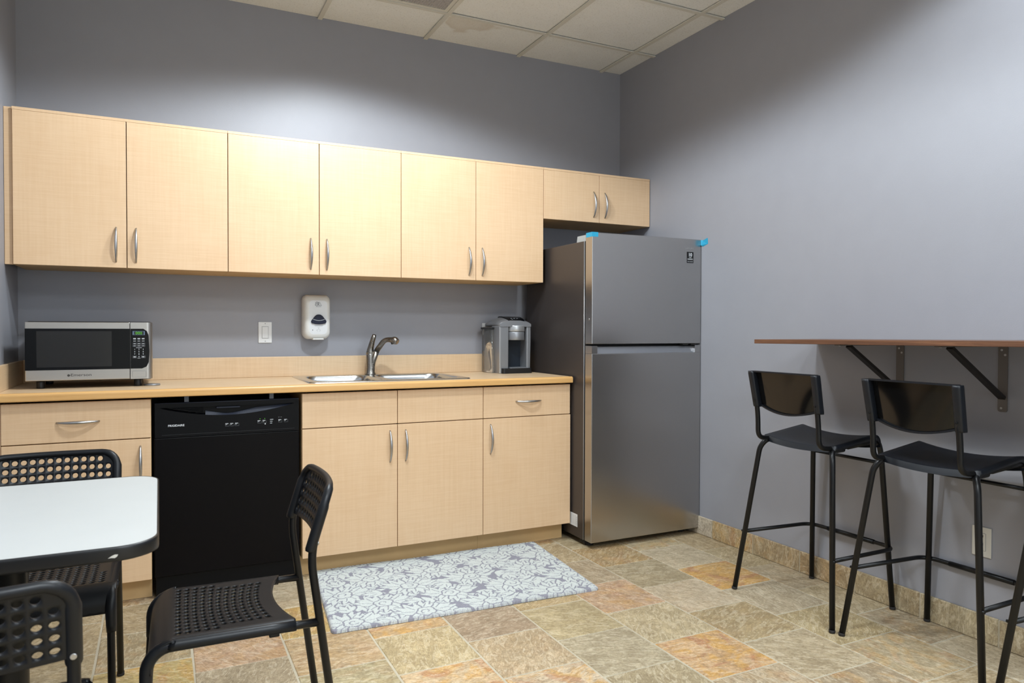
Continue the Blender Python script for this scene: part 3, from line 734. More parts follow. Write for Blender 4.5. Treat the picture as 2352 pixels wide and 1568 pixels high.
# seven-segment clock reading 0:00
b = MB()
for dx in (.025, .0345, .0435):
    x = sx+dx; z = kz1-.0193; h, wd, t = .0046, .0026, .0006
    for (xa, za, xb, zb) in ((-wd, h-t, wd, h+t), (-wd, -h-t, wd, -h+t), (-wd-t, .0004, -wd+t, h), (-wd-t, -h, -wd+t, -.0004), (wd-t, .0004, wd+t, h), (wd-t, -h, wd+t, -.0004)):
        b.box((x+xa, yk-.0014, z+za), (x+xb, yk-.0010, z+zb))
for dz in (-.002, .002): b.box((sx+.0292, yk-.0014, kz1-.0193+dz-.0006), (sx+.0303, yk-.0010, kz1-.0193+dz+.0006))
b.build('clock_digits', M['green'], kp)
ink, dim = [], []
cols_ = (sx+.0175, sx+.0345, sx+.0515)
for cx in cols_:
    for z in (kz1-.043, kz1-.0465, kz1-.0550): ink.append((cx-.0055, z-.0009, cx+.0055, z+.0009))
    for z in (kz1-.0665, kz1-.0765): 
        dim += [(cx-.007, z+.0033, cx+.007, z+.0039), (cx-.007, z-.0039, cx+.007, z-.0033), (cx-.0077, z-.003, cx-.0071, z+.003), (cx+.0071, z-.003, cx+.0077, z+.003)]
        ink.append((cx-.0045, z-.0008, cx+.0045, z+.0008))
ink.append((sx+.023, kz1-.0855, sx+.046, kz1-.0842))
for cx in (cols_[0], cols_[2]):
    z = kz1-.126
    dim += [(cx-.0078, z+.0048, cx+.0078, z+.0055), (cx-.0078, z-.0055, cx+.0078, z-.0048), (cx-.0085, z-.0045, cx-.0078, z+.0045), (cx+.0078, z-.0045, cx+.0085, z+.0045)]
    ink += [(cx-.005, z+.0006, cx+.005, z+.0022), (cx-.005, z-.0022, cx+.005, z-.0006)]
ink.append((cols_[1]-.006, kz1-.1325, cols_[1]+.006, kz1-.1312))
mark(kp, M['whiteink'], ink, yk); mark(kp, M['dimink'], dim, yk)
for i in range(9):
    text('key_number', str(i+1), .0085, (cols_[i % 3], yk-.0004, kz1-.0925-.0105*(i//3)), M['whiteink'], kp)
text('key_number', '0', .0085, (cols_[1], yk-.0004, kz1-.125), M['whiteink'], kp)
b = MB(); pts = rrect(sx+.008, MZ0+.009, sx+.063, MZ0+.037, .005, 4)
b.tube([(x, MY-.0002, z) for x, z in pts]+[(pts[0][0], MY-.0002, pts[0][1])], .0007, 6, cap=False); b.build('open_button', M['silver'], cs)
for fx, fy in ((mx0+.05, MY+.05), (mx1-.06, MY+.05), (mx0+.05, -.12), (mx1-.06, -.12)):
    MB().cyl((fx, fy, CT+.0003), .016, MZ0-CT-.002, 'z', 16, .002).build('foot', M['blackplastic'], r)
b = MB(); b.cyl((-2.842, -.40, CT+.0003), .034, .0075, 'z', 28, .003)
tag(b.build('grey_disc', M['silver']), 'small flat grey disc peeking out under the microwave\'s right corner', 'disc')

# ================================================================= COFFEE MAKER
cx0, cx1, CYF, CYB = -1.022, -.812, -.262, -.045
cz0 = CT+.0004
r = empty('coffee_maker', ((cx0+cx1)/2, (CYF+CYB)/2, cz0), 'silver single-cup coffee maker on the counter beside the refrigerator', 'coffee maker')
b = MB(); b.box((cx0+.012, CYB-.11, cz0), (cx1-.004, CYB-.005, cz0+.255), .006); b.build('rear_body', M['silver'], r)
tk = MB(); tk.loft([[(x, y, z) for x, y in rrect(cx0-.022+ (0 if z < cz0+.05 else .0), CYB-.145, cx0+.011, CYB, .02, 5)] for z in (cz0+.002, cz0+.03, cz0+.26)])
tk.build('water_tank', M['tank'], r)
b = MB(); b.box((cx0-.024, CYB-.147, cz0+.2605), (cx0+.011, CYB+.002, cz0+.272), .003); b.build('tank_lid', M['blackplastic'], r)
# front columns, tapering, with silver caps
for sgn, xa, xb in ((-1, cx0, cx0+.062), (1, cx1-.029, cx1)):
    b = MB(); rings = []
    for z, ins in ((cz0, .004), (cz0+.02, .003), (cz0+.20, 0), (cz0+.275, 0), (cz0+.29, .006)):
        A, Bx = (xa+ins, xb) if sgn < 0 else (xa, xb-ins)
        rings.append([(x, y, z) for x, y in rrect(A, CYF+ins*.8, Bx, CYF+.11, .006, 4)])
    b.loft(rings, smooth=False); b.build('front_column', M['silver'], r)
box('column_edge', (cx0+.001, CYF-.0012, cz0+.002), (cx0+.011, CYF+.004, cz0+.272), M['silverlight'], r, .001)
box('brew_recess', (cx0+.060, CYF+.085, cz0+.02), (cx1-.027, CYF+.11, cz0+.21), M['recess'], r)
b = MB(); b.cyl(((cx0+cx1)/2+.0160, CYF+.040, cz0+.196), .0570, .050, 'z', 36, .003); b.build('brew_head', M['silver'], r)
b = MB(); b.cyl(((cx0+cx1)/2+.0160, CYF+.042, cz0+.2475), .0605, .036, 'z', 36, .003); b.build('brew_collar', M['silverlight'], r)
# domed top
b = MB(); N = 10; rings = []
for i in range(N+1):
    y = CYF-.004+(CYB-CYF-.004)*i/N; s = i/N; h = .012+.040*math.sin(PI*(.12+.72*s))
    rings.append([(cx0+.002, y, cz0+.276), (cx0+.002, y, cz0+.284+h*.30), (cx0+.022, y, cz0+.284+h*.68), (cx0+.07, y, cz0+.284+h), (cx1-.07, y, cz0+.284+h), (cx1-.02, y, cz0+.284+h*.68), (cx1-.002, y, cz0+.284+h*.30), (cx1-.002, y, cz0+.276)])
b.loft(rings); b.build('top_cover', M['silver'], r)
b = MB(); rings = []
for i in range(7):
    s = .02+.66*i/6; y = CYF-.004+(CYB-CYF-.004)*s; h = .012+.040*math.sin(PI*(.12+.72*s)); wx = .052+.006*math.sin(PI*s)
    c = (cx0+cx1)/2+.008; z = cz0+.2855+h
    rings.append([(c-wx, y, z-.012), (c-wx, y, z+.0012), (c+wx, y, z+.0012), (c+wx, y, z-.012)])
b.loft(rings, smooth=False); pn = b.build('button_panel', M['blackgloss'], r)
for k in range(4):
    s = .20; y = CYF+.03 + (.014 if k == 3 else 0)-.014*(k == 3)*2; h = .012+.040*math.sin(PI*(.12+.72*((y-CYF)/.213)))
    MB().cyl(((cx0+cx1)/2-.014+.02*(k % 3), y, cz0+.2862+h), .004, .0016, 'z', 12).build('button', M['whiteink'], pn)
b = MB(); b.prism([(x, y, cz0) for x, y in rrect(cx0+.016, CYF-.075+.055, cx1, CYF+.09, .012, 4)], (0, 0, .030)); b.build('drip_base', M['blackplastic'], r)
b = MB(); b.prism([(x, y, cz0+.0302) for x, y in rrect(cx0+.066, CYF-.012, cx1-.031, CYF+.083, .008, 4)], (0, 0, .004)); b.build('drip_tray', M['silver'], r)

# ================================================================= WALL ITEMS ON THE BACK WALL
def duplex(b_, name_, root, c, ax):
    pass
r = empty('light_switch', (-2.298, 0, 1.161), 'white rocker light switch plate left of the soap dispenser', 'light switch')
box('cover_plate', (-2.333, -.006, 1.1045), (-2.2635, 0-.0005, 1.2175), M['white'], r, .002)
box('rocker_frame', (-2.3155, -.0066, 1.128), (-2.281, -.0058, 1.194), plain('switch_seam', srgb(170, 172, 174), .5), r)
b = MB(); b.prism([(-2.313, -.0062, 1.131), (-2.313, -.0092, 1.131), (-2.313, -.0074, 1.191), (-2.313, -.0062, 1.191)], (.0295, 0, 0)); b.build('rocker', M['white'], r)
for z in (1.1135, 1.2085): MB().cyl((-2.298, -.006, z), .0028, -.0008, 'y', 10).build('screw', M['ink'], r)
r = empty('wall_outlet', (-.983, 0, 1.161), 'white outlet plate on the back wall behind the coffee maker', 'outlet')
box('cover_plate', (-1.018, -.006, 1.1045), (-.948, -.0005, 1.2185), M['white'], r, .002)
box('receptacle', (-1.0, -.0085, 1.128), (-.966, -.006, 1.195), M['white'], r, .001)
# soap dispenser
sx0, sx1, sz0, sz1 = -2.108, -1.966, 1.122, 1.366
r = empty('soap_dispenser', ((sx0+sx1)/2, 0, sz0), 'white wall-mounted soap dispenser with navy push bar', 'soap dispenser')
b = MB(); rings = []
for y, ins, dz in ((-.0006, .0, 0), (-.05, -.002, 0), (-.085, .002, .002), (-.099, .010, .008), (-.103, .02, .016)):
    pts = rrect(sx0+ins, sz0+ins*.6+dz, sx1-ins, sz1-ins*1.1-dz*.8, .028, 7)
    out = []
    for x, z in pts:
        s = (x-sx0)/(sx1-sx0)
        if z > (sz0+sz1)/2 and .12 < s < .88: z -= .006*math.sin(PI*(s-.12)/.76)**1.0          # dip in the top edge
        if z < (sz0+sz1)/2: z += .010*abs(2*s-1)**2                                             # rounder bottom
        out.append((x, y, z))
    rings.append(out)
b.loft(rings); b.build('housing', M['soapwhite'], r)
b = MB(); pts = rrect(sx0+.026, sz0+.03, sx1-.022, sz1-.03, .02, 6)
b.prism([(x, -.1034, z) for x, z in pts], (0, .002, 0)); fp = b.build('front_plate', M['white'], r)
mx = (sx0+sx1)/2+.004
b = MB(); hat = [(-.036, .0), (-.041, .008), (-.039, .016), (-.031, .026), (-.020, .040), (-.010, .047), (0, .048), (.010, .047), (.020, .040), (.031, .026), (.039, .016), (.041, .008), (.036, .0), (.018, -.004), (0, -.0052), (-.018, -.004)]
b.prism([(mx+x, -.1035, 1.211+z) for x, z in hat], (0, -.010, 0), bev=.003); pb = b.build('push_bar', M['navy'], r)
b = MB(); b.tube([(mx-.033+.066*i/10, -.1138, 1.2335-.0075*math.sin(PI*i/10)) for i in range(11)], .0013, 6); b.build('chrome_line', M['silverlight'], pb)
# intertwined loop emblem and small print
b = MB(); ez = 1.318
b.tube([(mx-.009+.0065*math.cos(a), -.1042, ez+.003+.0055*math.sin(a)) for a in (2*PI*i/18 for i in range(19))], .0017, 6, cap=False)
b.tube([(mx-.010+.0078*math.cos(a), -.1042, ez-.0065+.0052*math.sin(a)) for a in (2*PI*i/18 for i in range(19))], .0017, 6, cap=False)
b.tube([(mx-.001, -.1042, ez+.0085), (mx+.003, -.1042, ez-.001), (mx+.006, -.1042, ez+.0085), (mx+.0155, -.1042, ez-.011), (mx+.003, -.1042, ez-.0105), (mx-.001, -.1042, ez-.001)], .0017, 6)
b.build('emblem', M['ink'], fp)
pr = [(mx-.014, 1.3005, mx+.014, 1.3025), (mx-.024, 1.1995, mx+.025, 1.201), (mx-.020, 1.195, mx+.021, 1.1965)]
mark(fp, M['ink'], pr, -.1035)
b = MB()
for a, c in (((-.005, .011), (.0, .006)), ((.005, .011), (0, .006)), ((0, .006), (0, .0)), ((-.011, -.005), (0, .001)), ((.011, -.005), (0, .001)), ((-.011, -.005), (-.004, -.012)), ((.011, -.005), (.004, -.012))):
    b.tube([(mx+a[0], -.1036, 1.179+a[1]), (mx+c[0], -.1036, 1.179+c[1])], .0005, 5)
b.build('hand_pictogram', M['ink'], fp)
MB().cyl((mx-.032, -.1034, 1.1745), .0022, -.0006, 'y', 10).build('level_window', M['slot'], fp)
box('nozzle', (mx-.03, -.098, sz0-.001), (mx+.03, -.05, sz0+.008), M['soapwhite'], r, .004)

# ================================================================= RIGHT WALL: BAR SHELF, BRACKETS, OUTLET
r = empty('bar_shelf', (-.2, -2.4, 1.12), 'long walnut bar-height shelf along the right wall', 'shelf')
def sz(y): return 1.1387 + (-y-1.647)*.0085
BD, BY0, BY1 = -.400, -1.647, -3.6
b = MB(); b.prism([(-.001, BY0, sz(BY0)), (BD, BY0, sz(BY0)), (BD, BY0, sz(BY0)-.0185), (-.001, BY0, sz(BY0)-.0185)], (0, 0, 0.0001)) if False else None
t = bmesh.new(); vs = []
for y in (BY0, BY1):
    for x, dz in ((-.001, 0), (BD, 0), (BD, -.0185), (-.001, -.0185)): vs.append(t.verts.new((x, y, sz(y)+dz)))
for q in ((0,1,2,3), (7,6,5,4), (0,4,5,1), (1,5,6,2), (2,6,7,3), (3,7,4,0)): t.faces.new([vs[i] for i in q])
bmesh.ops.bevel(t, geom=t.edges[:], offset=.001, segments=1, affect='EDGES')
mb = MB(); mb.merge(t); mb.build('shelf_board', M['walnut'], r)
def bracket(y, zb, label):
    zt = sz(y)-.0190
    q = empty('shelf_bracket', (0, y, zt), label, 'bracket', 'brackets under the bar shelf')
    b = MB(); pts = rrect(y-.017, zb, y+.017, zt, .009, 4); b.prism([(-.0005, a, z) for a, z in pts], (-.004, 0, 0)); wp = b.build('wall_plate', M['plate'], q)
    for z in (zt-.018, zt-.036, zb+.014): MB().cyl((-.0045, y+(.004 if z != zt-.036 else -.008), z), .0042, -.0012, 'x', 12).build('screw', M['silverlight'], wp)
    box('top_arm', (-.385, y-.012, zt-.004), (-.001, y+.012, zt-.0003), M['plate'], q)
    b = MB(); e = .012; d = Vector((-.315, 0, zt-.004))-Vector((-.006, 0, zb+.052)); d.normalize(); nrm = Vector((d.z, 0, -d.x))*.006
    p0, p1 = Vector((-.006, y-e, zb+.052)), Vector((-.318, y-e, zt-.006))
    b.prism([p0-nrm, p1-nrm, p1+nrm, p0+nrm], (0, 2*e, 0)); b.build('diagonal_brace', M['bracket'], q)
    MB().cyl((-.37, y, zt-.0045), .0045, -.0025, 'z', 10).build('screw', M['silverlight'], q)
bracket(-2.077, .873, 'dark steel bracket under the bar shelf, behind the farther stool')
bracket(-2.490, .879, 'dark steel bracket under the bar shelf, behind the middle stool')
r = empty('wall_outlet', (0, -2.4215, .378), 'ivory duplex outlet low on the right wall behind the middle stool', 'outlet')
box('cover_plate', (-.006, -2.4575, .3215), (-.0005, -2.3865, .4345), M['ivory'], r, .002)
rc = box('receptacle', (-.0072, -2.4385, .345), (-.0058, -2.405, .411), M['ivory'], r, .0005)
b = MB(); pts = rrect(-2.4385, .345, -2.405, .411, .002, 2); b.tube([(-.0068, y, z) for y, z in pts]+[(-.0068, pts[0][0], pts[0][1])], .0007, 6, cap=False); b.build('receptacle_seam', M['dimink'], rc)
for zc in (.396, .3655):
    b = MB(); b.box((-.0082, -2.4295, zc), (-.0070, -2.4277, zc+.0085)).box((-.0082, -2.4165, zc+.001), (-.0070, -2.4148, zc+.0085)).cyl((-.0070, -2.4222, zc-.0055), .0027, -.0012, 'x', 12); b.build('socket_slots', M['slot'], rc)
for z in (.331, .4255): MB().cyl((-.006, -2.4215, z), .0028, -.0008, 'x', 10).build('screw', M['dimink'], r)

# ================================================================= RUG
import numpy as np
C = {'bl': (-2.2197, -1.2992), 'br': (-1.0238, -1.3464), 'tr': (-.9575, -.583), 'tl': (-2.149, -.556)}
NU, NV = 560, 360; RWd, RHt = 1.19, .765
u = np.linspace(0, 1, NU); vv = np.linspace(0, 1, NV); U, V = np.meshgrid(u, vv)
PX, PY = U*RWd, V*RHt
rs = np.random.RandomState(3)
dark = np.ones(PX.shape)                                          # 1 = grey ground, 0 = white leaf
def leaf(cx, cy, ang, L, n, spread, fat, curl):
    """acanthus leaf: a fan of rounded fingers merged into one pale body inside a thin grey outline"""
    m_ = (np.abs(PX-cx) < L*1.4) & (np.abs(PY-cy) < L*1.4)
    dx, dy = (PX-cx)[m_], (PY-cy)[m_]; d = np.full(dx.shape, 9.0); stroke = np.zeros(dx.shape, bool)
    for i in range(n):
        q = (i-(n-1)/2)/((n-1)/2); l = L*(1-.38*q*q); a = ang+q*spread
        ca, sa = math.cos(a), math.sin(a); t_ = (dx*ca+dy*sa)/l; c = -dx*sa+dy*ca-curl*l*np.clip(t_, 0, 1)**2*.6
        tt = np.clip(t_, 0, 1); wd = fat*L*(np.sin(PI*tt**.9)**.6+.15*(1-tt))
        d = np.minimum(d, np.where((t_ > -.05) & (t_ < 1), np.abs(c)-wd, 9))
        if i in (1, n-2): stroke |= (np.abs(c+fat*L*.3*q) < .0026) & (t_ > .28) & (t_ < .74)
    v = dark[m_]; v[(d >= 0) & (d < .0072)] = 1; v[d < 0] = 0; v[(d < -.001) & stroke] = .85; dark[m_] = v
def rose(cx, cy, R, ph):
    dx, dy = PX-cx, PY-cy; rr = np.hypot(dx, dy); th = np.arctan2(dy, dx)
    rad = R*(.80+.20*np.abs(np.cos(2.5*(th+ph))))
    dark[(rr < rad+.0065) & (rr >= rad)] = 1; dark[rr < rad] = 0
    f = ((th+ph) % (2*PI))/(2*PI)
    dark[(np.abs(rr-R*(.18+.44*f)) < .0030) & (f > .12) & (f < .93)] = .9
for k in range(-1, 11):
    for l in range(-1, 8): leaf(k*.125+(l % 2)*.06+rs.uniform(-.015, .015), l*.115+rs.uniform(-.012, .012), rs.uniform(0, 2*PI), .105, 5, 1.0, .17, rs.choice((-.5, .5)))
for k in range(-1, 5):
    for l in range(-1, 6):
        ox, oy = k*.30+(l % 2)*.15+.09, l*.16+.05
        for a, L, r_, cu in ((.15, .125, .02, .5), (1.7, .09, .025, -.5), (2.75, .12, .02, -.6), (4.0, .095, .02, .5), (5.2, .10, .02, -.5)):
            leaf(ox+r_*math.cos(a), oy+r_*math.sin(a), a+.12*k, L, 5, .80, .15, cu)
        rose(ox, oy, .040, 1.7*k+l)
        leaf(ox+.115, oy+.055, .5+k, .085, 5, .9, .17, .5); leaf(ox+.16, oy-.035, 3.4+k, .08, 5, .9, .17, -.5)
noise = rs.rand(*PX.shape)
edge = np.minimum(np.minimum(U, 1-U)*RWd, np.minimum(V, 1-V)*RHt)
wear = (edge < .012) & (noise > .55); dark[wear] = np.maximum(dark[wear], .6)
wear = (edge < .07) & (V < .25) & (noise > .965); dark[wear] = .8
Wh, Gr = np.array(srgb(200, 204, 200)[:3]), np.array(srgb(140, 139, 149)[:3])
col = Wh+(Gr-Wh)*dark[..., None]; col *= (.88+.2*noise)[..., None]
crn = .022
def corner_round(U_, V_):
    x, y = U_*RWd, V_*RHt
    X_, Y_ = x.copy(), y.copy()
    for cx, sx_ in ((crn, -1), (RWd-crn, 1)):
        for cy, sy_ in ((crn, -1), (RHt-crn, 1)):
            mk = ((x-cx)*sx_ > 0) & ((y-cy)*sy_ > 0)
            a, b_ = np.abs(x-cx)/crn, np.abs(y-cy)/crn
            X_[mk] = (cx+sx_*crn*a*np.sqrt(np.maximum(0, 1-b_**2/2)))[mk]; Y_[mk] = (cy+sy_*crn*b_*np.sqrt(np.maximum(0, 1-a**2/2)))[mk]
    return X_/RWd, Y_/RHt
U2, V2 = corner_round(U, V)
bl, br, tr, tl = (np.array(C[k]) for k in ('bl', 'br', 'tr', 'tl'))
XY = (1-V2)[..., None]*((1-U2)[..., None]*bl+U2[..., None]*br) + V2[..., None]*((1-U2)[..., None]*tl+U2[..., None]*tr)
Z = .0135+.0022*noise-.0018*(dark > .5); Z = np.where(edge < .009, .0015+(Z-.0015)*np.sqrt(np.maximum(0, 1-(1-edge/.009)**2)), Z)
Z += .0015*np.sin(PX*9)*np.exp(-edge*18)
XY += (rs.rand(NV, NU, 2)-.5)*.0012
root = np.array([(bl+br+tr+tl)/4])[0]
verts = np.concatenate([XY-root, Z[..., None]], -1).reshape(-1, 3)
idx = np.arange(NU*NV).reshape(NV, NU)
fc = np.stack([idx[:-1, :-1], idx[:-1, 1:], idx[1:, 1:], idx[1:, :-1]], -1).reshape(-1, 4)
bnd = np.concatenate([idx[0, :], idx[1:, -1], idx[-1, -2::-1], idx[-2:0:-1, 0]])
under = verts[bnd].copy(); under[:, 2] = .0006
faces = fc.tolist(); nb = len(bnd); o0 = len(verts)
faces += [[int(bnd[i]), o0+i, o0+(i+1) % nb, int(bnd[(i+1) % nb])] for i in range(nb)]
me = bpy.data.meshes.new('floor_rug'); me.from_pydata(np.concatenate([verts, under]).tolist(), [], faces)
ca = me.color_attributes.new('dye', 'FLOAT_COLOR', 'POINT')
full = np.concatenate([col.reshape(-1, 3), np.tile(np.array(srgb(120, 122, 122)[:3]), (nb, 1))]); full = np.concatenate([full, np.ones((len(full), 1))], -1)
ca.data.foreach_set('color', full.astype(np.float32).ravel())
t = NT('rug_pile'); at = t.n('ShaderNodeAttribute', attribute_name='dye'); t.set(Base_Color=at.outputs['Color'], Roughness=1.0, Sheen_Weight=.2)
me.materials.append(t.m)
rug = bpy.data.objects.new('floor_rug', me); rug.location = (root[0], root[1], 0); COL.objects.link(rug)
tag(rug, 'white and grey leaf-pattern rug on the floor in front of the sink cabinet', 'rug')

# ================================================================= PERFORATED CHAIRS
def perf(us, vs, hole, rad):
    """flat sheet of cells, round holes where hole(i, j); 16 shared boundary points per cell"""
    n = 16; key = {}; V_ = []; F_ = []
    def vid(p):
        k = (round(p[0], 6), round(p[1], 6))
        if k not in key: key[k] = len(V_); V_.append(p)
        return key[k]
    ring = []
    for i in range(n):
        a = 2*PI*i/n + 0; c, s = math.cos(a), math.sin(a); mm = max(abs(c), abs(s)); ring.append((c/mm*.5+.5, s/mm*.5+.5))
    for i in range(len(us)-1):
        for j in range(len(vs)-1):
            u0, u1, v0, v1 = us[i], us[i+1], vs[j], vs[j+1]
            out = [vid((u0+(u1-u0)*a, v0+(v1-v0)*b)) for a, b in ring]
            cu, cv = (u0+u1)/2, (v0+v1)/2
            if hole(i, j):
                inn = [vid((cu+rad*math.cos(2*PI*k/n), cv+rad*math.sin(2*PI*k/n))) for k in range(n)]
                for k in range(n): F_.append((out[k], out[(k+1) % n], inn[(k+1) % n], inn[k]))
            else:
                c = vid((cu, cv))
                for k in range(n): F_.append((out[k], out[(k+1) % n], c))
    return V_, F_
def sheet(V_, F_, fmap, thick):
    bm = bmesh.new(); vs = [bm.verts.new(fmap(*p)) for p in V_]
    for f in F_:
        try: bm.faces.new([vs[i] for i in f])
        except ValueError: pass
    bmesh.ops.recalc_face_normals(bm, faces=bm.faces[:])
    bmesh.ops.solidify(bm, geom=bm.faces[:], thickness=thick)
    for f in bm.faces: f.smooth = True
    for e in bm.edges:
        if len(e.link_faces) == 2 and e.calc_face_angle(0) > .7: e.smooth = False
    return bm
P_ = .0236
def make_chair():
    root = empty('dining_chair', (0, 0, 0))
    KZ = .620                                                        # kink of the rear legs
    def spine(s):                                                    # rear-leg line above the kink: y, z at distance s
        return (-.058*s/.19, KZ+.19*s/.19*.985)
    # ---- seat
    hw = .168
    us = [-.195, -.190, -.182, -.174] + [-P_*7+P_*i for i in range(15)] + [.174, .182, .190, .195]
    LV = 11; vsp = .0252; v0 = .045
    vs = [0, .016, .030] + [v0+vsp*k for k in range(LV+1)] + [.335, .347, .360, .373, .386, .399, .412, .430]
    nu0 = 4; nv0 = 3
    def hole(i, j):
        a, bq = i-nu0, j-nv0
        if not (0 <= bq < LV and 0 <= a < 14): return False
        if bq >= 6: return True
        return 1 <= a <= 12
    Vp, Fp = perf(us, vs, hole, .0084)
    def fmap(u_, s):
        k = u_/.195
        rear = .036+.034*(1-min(1, abs(u_)/.175)**2)                 # rear edge curves in between the rails
        fl = .318
        if s < .325: y = rear+(fl-rear)*(s/.325); z = 0
        else:
            a = (s-.325)/.055
            if a < PI/2: y = fl+.055*math.sin(a); z = -.055*(1-math.cos(a))
            else: y = fl+.055; z = -.055-(s-.325-.055*PI/2)*(1+0*k)
        dish = -.006*(1-min(1, (u_/.17)**2))*math.sin(PI*min(1, s/.33))
        side = 0
        if abs(u_) > .170: q = (abs(u_)-.170)/.025; side = -.024*(1-math.sqrt(max(0, 1-q*q)))
        x = u_*(1 if abs(u_) < .17 else 1)
        if s > .325: return (x, y+side*.4, .450+z)
        return (x, y, .450+z+dish+side)
    bm = sheet(Vp, Fp, fmap, .0055)
    b = MB(); b.merge(bm)
    for sg in (-1, 1):                                               # plastic wrapped round the side rails and over the front bends
        pts = [Vector((sg*.181, .037, .434)), Vector((sg*.181, .10, .4345))] + [Vector((sg*.181, .312, .4345))] + arc((sg*.181, .318, .3795), (0, 1, 0), (0, 0, 1), .055, PI/2-.15, 0, 7) + [Vector((sg*.182, .374, .345)), Vector((sg*.1825, .3755, .325))]
        b.tube(pts, [.0135]*2+[.0148]*(len(pts)-4)+[.0140, .0128], 14)
    seat = b.build('seat', M['chair'], root, recalc=False)
    for sg in (-1, 1):
        MB().box((sg*.172-.010, .075, .412), (sg*.172+.010, .10, .4225), .003).build('rail_clip', M['chair'], seat)
    # ---- backrest
    us = [-.180, -.1725] + [-P_*7+P_*i for i in range(15)] + [.1725, .180]
    vs = [0, .0035, .007] + [.007+.0252*k for k in range(1, 6)] + [.007+.126+.004, .007+.126+.008]
    def holeb(i, j):
        a, bq = i-2, j-2
        if not (0 <= bq < 5 and 0 <= a < 14): return False
        return not (bq == 4 and a in (0, 13))
    Vb, Fb = perf(us, vs, holeb, .0080)
    def bmap(u_, v):
        y, z = spine(.012+v)
        y -= .022*(1-(u_/.18)**2)                                    # gentle bow to the rear
        # rounded upper corners
        R = .045; top = vs[-1]; x = u_
        if abs(u_) > .18-R and v > top-R:
            a = (abs(u_)-(.18-R))/R; c = (v-(top-R))/R
            x = math.copysign(.18-R+R*a*math.sqrt(max(0, 1-c*c/2)), u_); v2 = top-R+R*c*math.sqrt(max(0, 1-a*a/2))
            yy, z = spine(.012+v2); y = yy-.022*(1-(u_/.18)**2)
        return (x, y, z)
    bm = sheet(Vb, Fb, bmap, .006)
    b = MB(); b.merge(bm)
    top = vs[-1]; rim = []
    for v in [-.016, -.011, -.002, .03, .05, .07, top-.045]: rim.append(bmap(-.18, v) if v >= 0 else (-.18, *spine(.012+v)))
    R = .045
    cor = [(-.18+R-R*math.cos(a), top-R+R*math.sin(a)) for a in (PI/2*i/7 for i in range(1, 7))]
    for x, v in cor: yy, z = spine(.012+v); rim.append((x, yy-.022*(1-(x/.18)**2), z))
    for i in range(11):
        x = -.18+R+(.36-2*R)*i/10; yy, z = spine(.012+top); rim.append((x, yy-.022*(1-(x/.18)**2), z))
    rim += [(-p[0], p[1], p[2]) for p in rim[:13][::-1]]
    nR = len(rim); b.tube(rim, [.0118]+[.0136]*(6)+[.0115]*5+[.0098]*(nR-24)+[.0115]*5+[.0136]*6+[.0118], 14)
    back = b.build('backrest', M['chair'], root, recalc=False)
    for sg in (-1, 1):
        y, z = spine(.016); 
        MB().cyl((sg*.180, y-.0125, z), .0055, -.004, 'y', 12, .0012).build('bolt', M['nickel'], back)
    # ---- legs
    for sg in (-1, 1):
        pts = fillet([(sg*.184, -.082, .004), (sg*.180, 0, KZ-.012), (sg*.180, *spine(.095))], .05, 6)
        lg = MB().tube(pts, .0105, 14).build('leg', M['tube'], root)
        MB().cyl((sg*.184, -.0825, .0005), .0118, .014, 'z', 14, .002).build('foot_cap', M['gasket'], lg)
        y0 = -.022
        pts = [Vector((sg*.1805, y0, .4335)), Vector((sg*.181, .05, .434))] + [Vector((sg*.181, .31, .4345))] + arc((sg*.181, .318, .3795), (0, 1, 0), (0, 0, 1), .055, PI/2-.15, 0, 7) + [Vector((sg*.1845, .395, .004))]
        lg = MB().tube(pts, .0105, 14).build('leg', M['tube'], root)
        MB().cyl((sg*.1845, .3952, .0005), .0118, .014, 'z', 14, .002).build('foot_cap', M['gasket'], lg)
    return root
proto = make_chair()
CH = [((-3.120, -1.395), PI, 'black perforated chair on the far side of the white table, facing the camera'),
      ((-2.466, -2.045), math.radians(88.5), 'black perforated chair pulled up to the right end of the white table'),
      ((-3.124, -2.685), math.radians(3.0), 'black perforated chair nearest the camera, seen from behind at the lower left')]
for i, ((x, y), rz, lab) in enumerate(CH):
    c = proto if i == 0 else copy_tree(proto)
    c.location = (x, y, 0); c.rotation_euler = (0, 0, rz); tag(c, lab, 'chair', 'perforated chairs around the white table')

# ================================================================= TABLE
tx0, tx1, ty0, ty1, TZ = XL+.012, -2.8155, -2.455, -1.695, .746
r = empty('dining_table', ((tx0+tx1)/2, (ty0+ty1)/2, 0), 'white-topped pedestal table with black rounded edge at the lower left', 'table')
b = MB(); pts = rrect(tx0+.003, ty0+.003, tx1-.003, ty1-.003, .075, 10); b.prism([(x, y, TZ-.028) for x, y in pts], (0, 0, .028), bev=.0008); b.build('tabletop', M['whitetop'], r)
b = MB(); rings = []
for ins, z in ((.0035, TZ+.0002), (.0012, TZ+.0004), (-.0005, TZ-.002), (-.0008, TZ-.006), (-.0008, TZ-.024), (-.0002, TZ-.028), (.004, TZ-.030)):
    rings.append([(x, y, z) for x, y in rrect(tx0+ins, ty0+ins, tx1-ins, ty1-ins, .076, 10)])
b.loft(rings, cap=False); ed = b.build('edge_band', M['blackplastic'], r)
b = MB(); cxp = -2.897; pts = [(-.009, -.003), (-.003, .001), (.003, .0035), (.009, .003), (.007, -.001), (.003, -.0035), (-.003, -.0025)]
b.prism([(cxp+x, ty0-.0006, TZ-.018+z) for x, z in pts], (0, -.0006, 0)); b.build('chip_mark', M['ivory'], ed)
pc = (-3.132, (ty0+ty1)/2)
b = MB(); b.tube([(pc[0], pc[1], z) for z in (.03, .06, .70, .716)], [.05, .042, .042, .05], 24); b.build('pedestal', M['tube'], r)
